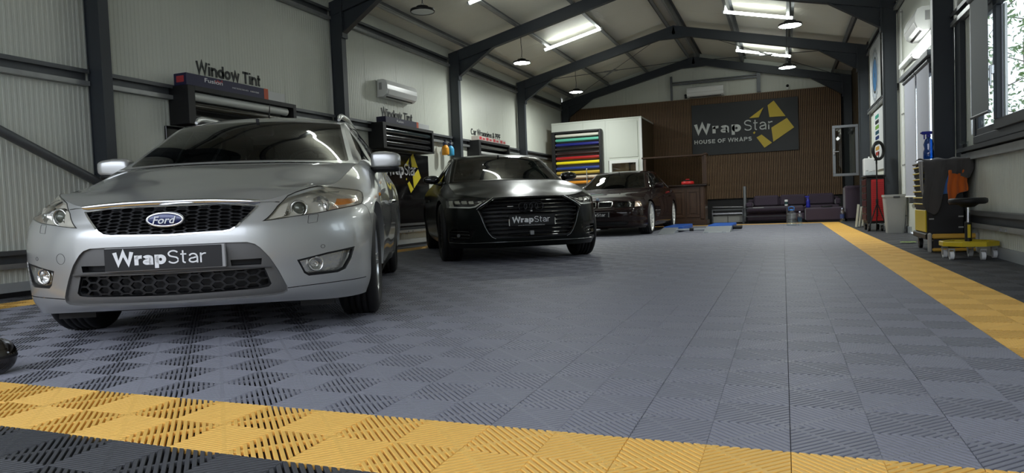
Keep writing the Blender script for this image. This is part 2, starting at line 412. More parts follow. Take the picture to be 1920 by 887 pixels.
# left wall (faces +x): u = +y, v = +z -> n = +x
wall_left = bx('wall_left', M['panel'], (XL-.10, XL-.045, YF, YB, -.05, zr(XL)+CA))
tag(wall_left, 'pale ribbed sandwich panel wall behind the cars', 'wall', kind='structure')
HL = zr(XL)+CA-.02
pm = rib_panel(1.0, HL-.02, M['panel'], 'wall_panel')
y = -.234-1
while y < YB-.3:
    o = place('wall_panel', pm, wall_left); setmat(o, (XL, y, .02), (0, 1, 0), (0, 0, 1)); y += 1.0
def girt(parent, x, y0, y1, z, s=1, h=.16, d=.075):
    b = MB(); b.box(x, x+s*.012, y0, y1, z, z+h); b.box(x, x+s*d, y0, y1, z, z+.012, 1); b.box(x, x+s*d, y0, y1, z+h-.010, z+h)
    b.box(x+s*(d-.01), x+s*d, y0, y1, z+.01, z+.045, 1); b.box(x+s*(d-.01), x+s*d, y0, y1, z+h-.04, z+h-.01)
    for yy in (y0+(y1-y0)*.49, y0+(y1-y0)*.53):
        b.box(x+s*d, x+s*(d+.012), yy, yy+.05, z+.005, z+.03, 1)
    return b.build('girt', [M['galvd'], M['galv']], parent)
for k in range(len(FR)-1):
    y0, y1 = FR[k]+.06, FR[k+1]-.06
    for z in (.255, 1.985, 3.59): girt(wall_left, XL+.003, y0, y1, z)
for z in (.255, 1.985, 3.59): girt(wall_left, XL+.003, YF, FR[0]-.06, z)
bl = MB().box(XL+.003, XL+.02, YF, YB-.1, .045, .13).build('baseboard_left', M['flash']); tag(bl, 'grey flashing along the foot of the left wall', 'baseboard', kind='structure')
bl2 = MB().box(XL+.003, XL+.03, YF, YB-.1, .0, .044).build('trim_1', M['black']); tag(bl2, 'black strip under the left wall flashing', 'trim', kind='structure')
# right wall (faces -x)
wall_right = struct('wall_right', 'ribbed panel wall with windows and dark posts on the right', 'wall')
def rpanel(y0, y1, z0, z1, m=None, x=XR):
    me = rib_panel(y1-y0, z1-z0, m or M['panel'], 'wall_panel', pitch=.05)
    o = place('wall_panel', me, wall_right); return setmat(o, (x, y1, z0), (0, -1, 0), (0, 0, 1))
HR = zr(XR)+CA-.01
WIN = (5.15, 7.98, 1.07, 2.36)
rpanel(YF, 1.5, .02, HR); rpanel(1.5, 3.3, .02, HR); rpanel(3.3, 5.15, .02, HR)
for a, b_ in ((5.15, 6.15), (6.15, 7.15), (7.15, 7.98)): rpanel(a, b_, .02, WIN[2]); rpanel(a, b_, WIN[3], HR)
rpanel(7.98, 9.2, .02, HR)
BW = (9.75, 11.85, .45, 2.2)                  # glazed door opening behind the blinds
rpanel(9.2, 9.75, .02, HR); rpanel(9.75, 10.8, BW[3], HR); rpanel(10.8, 11.85, BW[3], HR); rpanel(9.75, 10.8, .02, BW[2]); rpanel(10.8, 11.85, .02, BW[2])
rpanel(11.85, 12.85, .02, HR); rpanel(12.85, 13.85, .02, HR); rpanel(13.85, 14.85, .02, HR); rpanel(14.85, 15.85, .02, HR); rpanel(15.85, 17.0, .02, HR)
for y in (17.0, 17.95, 18.9, 19.85):
    o = MB().box(XR-.02, XR+.03, y+.003, min(y+.947, YB-.02), .02, HR).build('wood_panel', M['brownp'], wall_right)
for y0, y1 in ((FR[1]+.06, FR[2]-.06), (FR[2]+.06, FR[3]-.06), (FR[3]+.06, FR[4]-.06)):
    girt(wall_right, XR-.003, y0, y1, 3.59, -1); 
girt(wall_right, XR-.003, FR[1]+.06, FR[2]-.06, 2.40, -1, .14); girt(wall_right, XR-.003, FR[1]+.06, FR[2]-.06, .255, -1)
girt(wall_right, XR-.003, FR[2]+.06, 9.70, .255, -1); girt(wall_right, XR-.003, FR[3]+.06, FR[4]-.06, 2.33, -1, .10)
br = MB().box(XR-.02, XR-.003, YF, 9.7, .0, .10).box(XR-.02, XR-.003, 11.9, 16.9, 0, .10).build('baseboard_right', M['flash']); tag(br, 'grey flashing along the foot of the right wall', 'baseboard', kind='structure')
post = MB().box(XR-.05, XR-.004, 8.50, 8.74, .0, 2.39).build('trim_2', M['steel']); tag(post, 'dark flat post beside the right window bay', 'trim', kind='structure')
sill = MB().box(XR-.10, XR-.005, 5.0, 8.48, 1.015, 1.055).box(XR-.06, XR-.005, 5.0, 8.48, .93, 1.0, 1).build('trim_3', [M['steel'], M['galv']]); tag(sill, 'dark sill rail under the right window', 'trim', kind='structure')
# back wall
wall_back = bx('wall_back', M['black'], (XL, XR, YB-.04, YB, -.09, zr(XL)-.25)); tag(wall_back, 'back wall behind the wooden slats', 'wall', kind='structure')
x = XL
while x < XR-.05:
    x1 = min(x+1.0, XR)
    top = min(zr(x), zr(x1))+CA-.03
    b = MB(); n = 20; pr_ = []
    for k in range(n+1):
        u = x+(x1-x)*k/n; pr_.append((u, YB-.05-(.0022 if k % 2 else 0)-(-.004 if k in (0, n) else 0)))
    b.add([(u, d, 3.45) for u, d in pr_]+[(u, d, zr(u)+CA) for u, d in pr_], [(i, i+1, n+2+i, n+1+i) for i in range(n)])
    b.add([(x, YB, 3.45), (x1, YB, 3.45), (x1, YB, zr(x1)+CA), (x, YB, zr(x)+CA)], [(0, 1, 2, 3)])
    b.build('wall_panel', M['panel'], wall_back, fixn=False); x = x1
# back wall rail and post above the slats
gp = MB().box(-3.02, -2.96, 20.66, 20.72, 3.6, 4.30).build('trim_4', M['galvd']); tag(gp, 'thin dark post left of the back wall air conditioner', 'trim', kind='structure')
gp = MB().box(-.62, -.52, 20.66, 20.72, 3.62, 4.35).build('trim_5', M['galvd']); tag(gp, 'thin dark post right of the back wall air conditioner', 'trim', kind='structure')
gp = MB().box(-2.96, -.62, 20.68, 20.72, 4.03, 4.08).box(-2.96, -.62, 20.68, 20.72, 4.10, 4.13).build('trim_6', M['galvd']); tag(gp, 'dark rail above the back wall air conditioner', 'trim', kind='structure')
# slat wall
slatw = bx('slat_wall_back', M['felt'], (-6.2, 1.56, 20.74, 20.80, .66, 3.60)); tag(slatw, 'brown vertical wood slats on black felt across the back wall', 'wall', kind='structure')
sm = MB().box(0, .029, 0, .022, 0, 2.96, c=.002).mesh('slat', M['slat'])
k = 0
while -6.2+.046*k < 1.52: place('slat', sm, slatw, (-6.2+.046*k, 20.719, .65)); k += 1
# front wall around the wide open door behind the camera
wall_front = struct('wall_front', 'front wall around the open roller door', 'wall')
MB().box(XL, -5.9, YF-.06, YF, 0, 4.0).build('wall_panel', M['panel'], wall_front); MB().box(1.45, XR, YF-.06, YF, 0, 4.0).build('wall_panel', M['panel'], wall_front)
b = MB(); b.prism([(XL, 3.75), (XR, 3.75), (XR, zr(XR)+CA), (RX, zr(RX)+CA), (XL, zr(XL)+CA)], lambda a, c, d: (a, d, c), YF-.06, YF); b.build('wall_panel', M['panel'], wall_front)
# ---- ceiling: ribbed panels running down each slope, one per metre
ceiling = struct('ceiling', 'pale ribbed roof panels over steel purlins', 'ceiling')
sl_len = math.hypot(XR-RX, SL*(XR-RX))+.05
cmL = rib_panel(1.0, sl_len, M['ceil'], 'ceiling_panel', pitch=.05, depth=.003)
y = -.234-1
while y < YB:
    o = place('ceiling_panel', cmL, ceiling); setmat(o, (RX, y, zr(RX)+CA), (0, 1, 0), (1, 0, -SL))   # right slope
    o = place('ceiling_panel', cmL, ceiling); setmat(o, (RX, y+1.0, zr(RX)+CA), (0, -1, 0), (-1, 0, -SL))   # left slope
    y += 1.0
# purlins
for sgn in (-1, 1):
    for d in (.14, 1.36, 2.52, 3.66):
        xx = RX+sgn*d; z0 = zr(xx)
        b = MB(); T = Matrix.Translation((xx, 0, z0)) @ Matrix.Rotation(sgn*math.atan(SL), 4, 'Y')
        b.box(-.004, .004, YF, YB-.1, .0, CA-.01, T=T); b.box(0, -.06 if sgn > 0 else .06, YF, YB-.1, .0, .010, 1, T=T); b.box(0, .06*sgn, YF, YB-.1, CA-.02, CA-.01, T=T)
        b.box(-.06*sgn, -.05*sgn, YF, YB-.1, .0, .028, 1, T=T)
        o = b.build('purlin', [M['galvd'], M['galv']], ceiling)
# eave gutters strip
# ---- portal frames
def isec(mb, p0, p1, depth, fw_, side, tf=.012, tw=.088):
    """I-section along p0->p1 (top line), depth measured along 'side' downwards, flange width along y"""
    p0 = Vector(p0); p1 = Vector(p1); d = p1-p0; L = d.length; d.normalize(); s = Vector(side); s = (s-d*s.dot(d)).normalized(); yv = d.cross(s)
    m = Matrix((d, yv, s)).transposed().to_4x4(); m.translation = p0
    mb.box(0, L, -fw_/2, fw_/2, 0, tf, T=m); mb.box(0, L, -fw_/2, fw_/2, depth-tf, depth, T=m); mb.box(0, L, -tw/2, tw/2, tf, depth-tf, T=m)
for k, y in enumerate(FR):
    fr = struct('portal_frame', ['anthracite steel portal frame overhead beside the camera', 'anthracite steel portal frame with left column beside the silver car bonnet', 'anthracite steel portal frame with left column behind the silver car roof', 'anthracite steel portal frame with left column beside the hanging pump sprayers', 'anthracite steel portal frame just in front of the white cabin', 'anthracite steel portal frame against the slatted back wall'][k], 'frame', (0, y, 0))
    for sgn in (-1, 1):
        xo = XL+.045 if sgn < 0 else XR-.04        # outer flange
        xi = xo-sgn*.20
        b = MB(); isec(b, (xo, 0, 0), (xo, 0, zr(xo)), .20, .11, (-sgn, 0, 0)); b.box(xi-.03, xo+.03, -.09, .09, 0, .018)
        b.build('column', M['steel'], fr)
        b = MB(); isec(b, (xo, 0, zr(xo)), (RX, 0, zr(RX)), .21, .11, (0, 0, -1)); b.build('rafter', M['steel'], fr)
        # haunch
        x2 = xi-sgn*.82; zt = zr(xi)-.20; z2 = zr(x2)-.20
        b = MB(); b.prism([(xi, zt-.34), (x2, z2), (xi, zt)], lambda a, c, d: (a, d, c), -.006, .006)
        d = Vector((x2-xi, 0, z2-zt+.34)); isb = MB()
        p0 = Vector((xi, 0, zt-.34)); m = Matrix((d.normalized(), Vector((0, 1, 0)), d.normalized().cross(Vector((0, 1, 0))))).transposed().to_4x4(); m.translation = p0
        b.box(0, d.length, -.055, .055, -.006, .006, T=m)
        b.box(xi, xi-sgn*.03, -.07, .07, zt-.40, zr(xi)-.02)
        for zz in (zt-.34, zt-.22, zt-.1, zt+.05):
            for yy in (-.045, .045): b.cyl((xi-sgn*.03, yy, zz+.03), (xi-sgn*.042, yy, zz+.03), .012, n=6)
        b.build('haunch', M['steel'], fr)
        b = MB(); b.prism([(xo, zr(xo)-.24), (xo, zr(xo)-.012), (xi-sgn*.02, zr(xi-sgn*.02)-.012), (xi-sgn*.02, zr(xi)-.24)], lambda a, c, d: (a, d, c), -.046, .046); b.build('knee_plate', M['steel'], fr)
    b = MB(); b.prism([(RX-.42, zr(RX-.42)-.20), (RX, zr(RX)-.30), (RX+.42, zr(RX+.42)-.20), (RX, zr(RX)-.2)], lambda a, c, d: (a, d, c), -.05, .05); b.build('ridge_plate', M['steel'], fr)
# wall brace tube in the first bay on the left
b = MB(); b.cyl((-6.27, 1.0, 2.86), (-6.27, 4.80, 1.03), .044, n=14); o = b.build('brace_tube', M['galvd']); tag(o, 'grey diagonal brace tube on the left wall before the first column', 'brace')
# roof bracing rods in the last bay
def brace(xa, xb, label):
    t = thing('roof_brace', label, 'brace', (0, 0, 0), group='roof bracing'); y0, y1 = FR[4]+.05, FR[5]-.05
    f = lambda x: zr(x)-.05
    for (p, q) in (((xa, y0, f(xa)), (xb, y1, f(xb))), ((xb, y0, f(xb)-.03), (xa, y1, f(xa)-.03))):
        MB().cyl(p, q, .008, n=6).build('rod', M['galvd'], t)
        P, Q = Vector(p), Vector(q); MB().cyl(P.lerp(Q, .46), P.lerp(Q, .54), .022, n=8).build('turnbuckle', M['galv'], t)
brace(-6.15, -2.5, 'crossed thin brace rods under the left roof slope at the back'); brace(-2.15, 1.5, 'crossed thin brace rods under the right roof slope at the back')
# ================================================================== LAMPS
def tube_lamp(sgn, y, label):
    xa, xb = RX+sgn*1.27, RX+sgn*2.60
    za, zb = zr(xa)-.035, zr(xb)-.035
    t = thing('tube_light', label, 'light', ((xa+xb)/2, y, (za+zb)/2), group='tube lights under the roof')
    d = Vector((xb-xa, 0, zb-za))/2
    MB().cyl(-d*.97, d*.97, .030, n=14).build('tube', M['tubeon'], t)
    for e in (-1, 1): MB().cyl(d*(e*.97), d*(e*1.02), .034, n=14).build('end_cap', M['whitepl'], t)
    for e in (-.93, .93):
        p = d*e; MB().box(p.x-.012, p.x+.012, -.012, .012, p.z+.028, p.z+.045).build('clip', M['galv'], t)
    return t
tube_lamp(-1, 14.8, 'lit tube light under the left roof slope above the satin black saloon')
tube_lamp(-1, 10.8, 'lit tube light cut by the picture top on the left roof slope')
tube_lamp(-1, 6.8, 'lit tube light under the left roof slope above the silver estate car')
tube_lamp(1, 14.8, 'lit tube light on the right roof slope at the picture top')
tube_lamp(1, 18.75, 'lit tube light under the right roof slope nearest the sign wall')
tube_lamp(1, 10.8, 'lit tube light under the right roof slope above the tool trolley')
tube_lamp(1, 6.8, 'lit tube light under the right roof slope level with the window')
def ufo(x, y, z, on, label):
    t = thing('pendant_lamp', label, 'lamp', (x, y, z), group='round pendant lamps')
    MB().lathe([(0, .0), (.164, .0)], n=32).build('light_disc', M['lampon'] if on else mat('lamp_disc_off', (.55, .56, .54), .3), t)
    MB().lathe([(.164, -.004), (.174, -.004), (.178, .006), (.172, .03), (.10, .045), (.085, .075), (.05, .085), (0, .085)], n=32).build('housing', M['blackpl'], t)
    MB().tube([(0, 0, .08), (-.02, 0, .11), (0, 0, .13), (.02, 0, .11), (0, 0, .085)], .006, 6).build('hook', M['galv'], t)
    zt = zr(x)-z
    MB().tube([(0, 0, .12), (.008, 0, zt*.35), (-.006, .004, zt*.6), (0, 0, zt)], .007, 6).build('cord', M['black'], t)
ufo(-4.83, 13.05, 3.53, 1, 'lit round pendant lamp hanging above the satin black saloon')
ufo(-4.86, 17.05, 3.52, 1, 'lit round pendant lamp hanging above the white cabin')
ufo(.16, 11.75, 3.31, 1, 'lit round pendant lamp hanging highest in the picture on the right')
ufo(.14, 15.8, 3.37, 1, 'lit round pendant lamp hanging in front of the back frame on the right')
ufo(-4.76, 8.83, 3.49, 0, 'unlit round pendant lamp hanging above the silver estate car')
# wall tube above the right door
t = thing('wall_light', 'glowing short tube lamp on the right wall under the air conditioner', 'light', (1.70, 10.15, 2.46))
MB().cyl((0, -.55, 0), (0, .45, 0), .042, n=14).build('tube', mat('lit_wall_tube', (1, 1, 1), .4, emit=(.95, 1, .95), estr=12.), t)
MB().cyl((0, .45, 0), (0, .62, 0), .055, n=14).build('end_cap', M['whitepl'], t)
MB().box(.03, .105, -.5, .5, -.03, .03).build('bracket', M['whitepl'], t)
# ================================================================== CAR TOOLKIT
def hbasis(kn, t):
    """C1 cubic interpolation weights on knots kn at parameters t"""
    kn = np.asarray(kn, float); t = np.clip(np.asarray(t, float), kn[0], kn[-1]); n = len(kn); h = np.diff(kn)
    Mt = np.zeros((n, n))
    for k in range(n):
        if k == 0: Mt[0, 0] = -1/h[0]; Mt[0, 1] = 1/h[0]
        elif k == n-1: Mt[k, k-1] = -1/h[-1]; Mt[k, k] = 1/h[-1]
        else:
            a, b = h[k-1], h[k]; wl, wr = b/(a+b), a/(a+b)
            Mt[k, k-1] += -wl/a; Mt[k, k] += wl/a-wr/b; Mt[k, k+1] += wr/b
    i = np.clip(np.searchsorted(kn, t, side='right')-1, 0, n-2); hh = h[i]; s = (t-kn[i])/hh
    W = np.zeros((len(t), n)); r = np.arange(len(t))
    W[r, i] += 2*s**3-3*s**2+1; W[r, i+1] += -2*s**3+3*s**2
    W += (hh*(s**3-2*s**2+s))[:, None]*Mt[i]+(hh*(s**3-s**2))[:, None]*Mt[i+1]
    return W
class Surf:
    """grid[row][col] of (x,y,z), rows upwards, cols from the centre line to the rear; mirrored across y=0 at col 0"""
    def __init__(s, grid, mirror=True, flip=1.):
        G = np.array(grid, float); s.flip = flip
        dc = np.linalg.norm(np.diff(G, axis=1), axis=2).mean(0); dr = np.linalg.norm(np.diff(G, axis=0), axis=2).mean(1)
        s.T = np.concatenate([[0], np.cumsum(np.maximum(dc, 1e-3))]); s.V = np.concatenate([[0], np.cumsum(np.maximum(dr, 1e-3))])
        s.G = G; s.kT = s.T
        if mirror:
            g = G[:, 1:2].copy(); g[..., 1] *= -1; s.G = np.concatenate([g, G], 1); s.kT = np.concatenate([[-s.T[1]], s.T])
    def ev(s, t, v):
        A = hbasis(s.V, v); B = hbasis(s.kT, t); return np.einsum('ki,kj,ijc->kc', A, B, s.G)
    def nrm(s, t, v, e=2e-3):
        t = np.asarray(t, float); v = np.asarray(v, float)
        tc = np.clip(t, s.T[0], s.T[-1]); vc = np.clip(v, s.V[0]+e, s.V[-1]-e)
        a = s.ev(tc+e, vc)-s.ev(np.maximum(tc-e, s.kT[0]), vc); b = s.ev(tc, vc+e)-s.ev(tc, vc-e)
        n = np.cross(b, a)*s.flip; return n/np.maximum(np.linalg.norm(n, axis=1, keepdims=True), 1e-9)
    def inv(s, fn, t0, v0, iters=40):
        """find (t,v) with fn(point)=0 (2 residuals)"""
        x = np.array([t0, v0], float)
        for _ in range(iters):
            f = fn(s.ev([x[0]], [x[1]])[0]); J = np.zeros((2, 2)); e = 1e-5
            J[:, 0] = (fn(s.ev([x[0]+e], [x[1]])[0])-f)/e; J[:, 1] = (fn(s.ev([x[0]], [x[1]+e])[0])-f)/e
            try: d = np.linalg.solve(J, -f)
            except Exception: break
            d = np.clip(d, -.08, .08); x = x+d; x[0] = np.clip(x[0], s.T[0]-.01, s.T[-1]); x[1] = np.clip(x[1], s.V[0], s.V[-1])
            if abs(d).max() < 1e-7: break
        return x
    def near(s, pts, axes=(1, 2)):
        """map control points given by two coordinates (front view y,z or side view x,z) to (t,v)"""
        if not hasattr(s, '_c'):
            tt, vv = np.meshgrid(np.linspace(s.T[0], s.T[-1], 140), np.linspace(s.V[0], s.V[-1], 60)); s._c = (tt.ravel(), vv.ravel(), s.ev(tt.ravel(), vv.ravel()))
        out = []
        for p in pts:
            p = np.asarray(p, float)
            if len(p) == 3: d = ((s._c[2]-p)**2).sum(1)
            else:
                d = ((s._c[2][:, list(axes)]-p)**2).sum(1)+(1e-3*s._c[0]**2)
            k = d.argmin()
            if len(p) == 3: ax = None; out.append((s._c[0][k], s._c[1][k])); continue
            out.append(tuple(s.inv(lambda q: q[list(axes)]-p, s._c[0][k], s._c[1][k])))
        return out
def dens(poly, step=.02, closed=True):
    out = []; n = len(poly)
    for i in range(n if closed else n-1):
        a = np.array(poly[i]); b = np.array(poly[(i+1) % n]); k = max(1, int(np.ceil(np.linalg.norm(b-a)/step)))
        for j in range(k): out.append(tuple(a+(b-a)*j/k))
    if not closed: out.append(tuple(poly[-1]))
    return out
def rounded(poly, r=.02, k=4):
    """round the corners of a 2d polygon"""
    out = []; n = len(poly)
    for i in range(n):
        p, a, b = np.array(poly[i]), np.array(poly[i-1]), np.array(poly[(i+1) % n]); la, lb = np.linalg.norm(a-p), np.linalg.norm(b-p); d = min(r, la*.45, lb*.45)
        A = p+(a-p)/la*d; B = p+(b-p)/lb*d
        for j in range(k+1):
            t = j/k; out.append(tuple((1-t)**2*A+2*t*(1-t)*p+t*t*B))
    return out
def inset(poly, d):
    """shrink (d>0) a 2d polygon by moving its edges"""
    P = [np.array(p) for p in poly]; n = len(P); ar = sum(P[i][0]*P[(i+1) % n][1]-P[(i+1) % n][0]*P[i][1] for i in range(n)); sg = 1 if ar > 0 else -1; out = []
    for i in range(n):
        a, p, b = P[i-1], P[i], P[(i+1) % n]; e1 = p-a; e2 = b-p; e1 = e1/(np.linalg.norm(e1)+1e-12); e2 = e2/(np.linalg.norm(e2)+1e-12)
        n1 = sg*np.array([-e1[1], e1[0]]); n2 = sg*np.array([-e2[1], e2[0]]); m = n1+n2; q = m@m
        out.append(tuple(p+m*(2*d/max(q, .5))))
    return out
def strip_poly(line, w):
    L = [np.array(p) for p in line]; a = []; b = []
    for i in range(len(L)):
        d = L[min(i+1, len(L)-1)]-L[max(i-1, 0)]; d = d/np.linalg.norm(d); n = np.array([-d[1], d[0]])*w/2; a.append(tuple(L[i]+n)); b.append(tuple(L[i]-n))
    return a+b[::-1]
def cdt(pts, polys, outer):
    """triangulate outer polygon with grid points; returns 2d verts, tris, id sets"""
    V = [Vector(p) for p in pts]; F = []; E_ = []
    def addp(poly):
        if sum(poly[i][0]*poly[(i+1) % len(poly)][1]-poly[(i+1) % len(poly)][0]*poly[i][1] for i in range(len(poly))) < 0: poly = poly[::-1]
        o = len(V); V.extend(Vector(p) for p in poly); F.append(list(range(o, o+len(poly))))
    addp(outer)
    for p in polys: addp(p)
    r = delaunay_2d_cdt(V, E_, F, 0, 1e-6, True)
    vs = [tuple(v) for v in r[0]]; tris = []; ids = []
    for f, of in zip(r[2], r[5]):
        if 0 in of: tris.append(tuple(f)); ids.append(set(i-1 for i in of if i > 0))
    return np.array(vs), tris, ids
class Skin:
    """a Surf cut into regions by outlines drawn on it"""
    def __init__(s, S, step_t=.03, step_v=.03, outer=None, polys=()):
        s.S = S; s.polys = dict(polys); tr = (S.T[0], S.T[-1]); vr = (S.V[0], S.V[-1])
        outer = outer or [(tr[0], vr[0]), (tr[1], vr[0]), (tr[1], vr[1]), (tr[0], vr[1])]
        nt = int((tr[1]-tr[0])/step_t)+2; nv = int((vr[1]-vr[0])/step_v)+2
        o = np.array(outer); pts = [(a, b) for a in np.linspace(tr[0], tr[1], nt) for b in np.linspace(vr[0], vr[1], nv)]
        if outer is not None: pts = [p for p in pts if inside(p, outer, .004)]
        s.names = list(s.polys); s.uv, s.tris, s.ids = cdt(pts, [dens(s.polys[k], min(step_t, step_v)) for k in s.names], dens(outer, min(step_t, step_v)))
        s.P = S.ev(s.uv[:, 0], s.uv[:, 1]); s.N = S.nrm(s.uv[:, 0], s.uv[:, 1])
    def region(s, want=None, without=()):
        wo = {s.names.index(k) for k in without if k in s.names}
        if want is None: return [t for t, i in zip(s.tris, s.ids) if not (i & wo)]
        w_ = s.names.index(want); return [t for t, i in zip(s.tris, s.ids) if w_ in i and not (i & (wo-{w_}))]
    def obj(s, name, tris, material, parent, off=0., side=0, thick=0.):
        """side 0: both halves in one mesh; 1: left (y>0); -1: right"""
        used = sorted({k for t in tris for k in t}); mp = {k: i for i, k in enumerate(used)}
        P = s.P[used]+s.N[used]*off; N = s.N[used]; T = [tuple(mp[k] for k in t) for t in tris]
        vs = []; ns = []; fs = []
        for sd in ((1, -1) if side == 0 else (side,)):
            o = len(vs); q = P.copy(); n = N.copy()
            if sd < 0: q[:, 1] *= -1; n[:, 1] *= -1
            vs += q.tolist(); ns += n.tolist(); fs += [tuple(i+o for i in (t if sd > 0 else t[::-1])) for t in T]
        return nmesh(name, vs, fs, ns, material, parent)
def inside(p, poly, m=0.):
    x, y = p; c = False; n = len(poly)
    for i in range(n):
        (x0, y0), (x1, y1) = poly[i], poly[(i+1) % n]
        if (y0 > y) != (y1 > y) and x < (x1-x0)*(y-y0)/(y1-y0)+x0: c = not c
    return c
def nmesh(name, vs, fs, ns, material, parent):
    me = bpy.data.meshes.new(name); me.from_pydata(vs, [], fs)
    for mm in (material if isinstance(material, (list, tuple)) else [material]): me.materials.append(mm)
    # orient faces with the given normals
    me.update()
    if fs:
        ns_ = np.array(ns); flip = []
        for p in me.polygons:
            if p.normal.dot(Vector(ns_[p.vertices[0]])) < 0: flip.append(p.index)
        if flip:
            b = bmesh.new(); b.from_mesh(me); b.faces.ensure_lookup_table(); bmesh.ops.reverse_faces(b, faces=[b.faces[i] for i in flip]); b.to_mesh(me); b.free()
    me.polygons.foreach_set('use_smooth', [True]*len(me.polygons)); me.update()
    me.normals_split_custom_set_from_vertices([tuple(n) for n in ns])
    return place(name, me, parent)
def mirrored(pts, sd): return [(p[0], p[1]*sd, p[2]) for p in pts]
def rim_wall(S, poly, d0, d1, name, material, parent, sd, step=.02, dirv=None):
    """wall standing on an outline of the surface, from offset d0 to d1 along the normal"""
    q = dens(poly, step); t = np.array([a for a, b in q]); v = np.array([b for a, b in q]); P = S.ev(t, v); N = S.nrm(t, v)
    if dirv is not None: N = np.tile(np.array(dirv, float), (len(P), 1))
    A = P+N*d0; B = P+N*d1; A[:, 1] *= sd; B[:, 1] *= sd
    b = MB(); b.grid([A.tolist(), B.tolist()], closed=True, smooth=True); return b
def band(S, outer, inner, off, name, material, parent, sides, thick=.006, step=.02):
    """raised trim between two outlines on the surface"""
    if min(a for a, _ in outer) < 1e-6:
        mi = min(a for a, _ in inner); inner = [(0. if a < mi+.02 and a < .03 else a, b_) for a, b_ in inner]
    vs, tris, ids = cdt([], [dens(inner, step)], dens(outer, step)); tr = [t for t, i in zip(tris, ids) if 0 not in i]
    P = S.ev(vs[:, 0], vs[:, 1]); N = S.nrm(vs[:, 0], vs[:, 1]); obs = []
    for grp in (sides if isinstance(sides[0], tuple) else [(s,) for s in sides]):
        b = MB()
        for sd in grp:
            Q = P+N*off; Q[:, 1] *= sd
            b.add(Q.tolist(), [t if sd > 0 else t[::-1] for t in tr], 0, True)
            for pl in (outer, inner):
                wb = rim_wall(S, pl, off, off-thick, '', None, None, sd, step); b.add(wb.v, [f for f in wb.f if not all(abs(wb.v[i][1]) < 1e-4 for i in f)], 0, True)
        obs.append(b.build(name, material, parent))
    return obs
def tps(pts, reg=1e-4):
    """thin plate height field through (x,y,z) points mirrored in y"""
    P = np.array(pts, float); Q = P.copy(); Q[:, 1] *= -1; A = np.concatenate([P, Q[np.abs(P[:, 1]) > 1e-6]]); n = len(A)
    def K(r): return np.where(r > 1e-9, r*r*np.log(np.maximum(r, 1e-9)), 0)
    R = np.linalg.norm(A[:, None, :2]-A[None, :, :2], axis=2); Lm = np.zeros((n+3, n+3)); Lm[:n, :n] = K(R)+reg*np.eye(n); Lm[:n, n] = 1; Lm[:n, n+1:] = A[:, :2]; Lm[n, :n] = 1; Lm[n+1:, :n] = A[:, :2].T
    wv = np.linalg.solve(Lm, np.concatenate([A[:, 2], [0, 0, 0]]))
    def f(x, y):
        q = np.stack([np.asarray(x, float), np.asarray(y, float)], 1); r = np.linalg.norm(q[:, None]-A[None, :, :2], axis=2); return K(r)@wv[:n]+wv[n]+q@wv[n+1:]
    return f
class HSurf:
    """height field z=f(x,y) with the Surf interface (t=x, v=y)"""
    def __init__(s, f, xr, yr): s.f = f; s.T = np.array(xr, float); s.V = np.array(yr, float)
    def ev(s, t, v): t = np.asarray(t, float); v = np.asarray(v, float); return np.stack([t, v, s.f(t, v)], 1)
    def nrm(s, t, v, e=2e-3):
        t = np.asarray(t, float); v = np.asarray(v, float); dx = (s.f(t+e, v)-s.f(t-e, v))/(2*e); dy = (s.f(t, v+e)-s.f(t, v-e))/(2*e)
        n = np.stack([-dx, -dy, np.ones_like(dx)], 1); return n/np.linalg.norm(n, axis=1, keepdims=True)
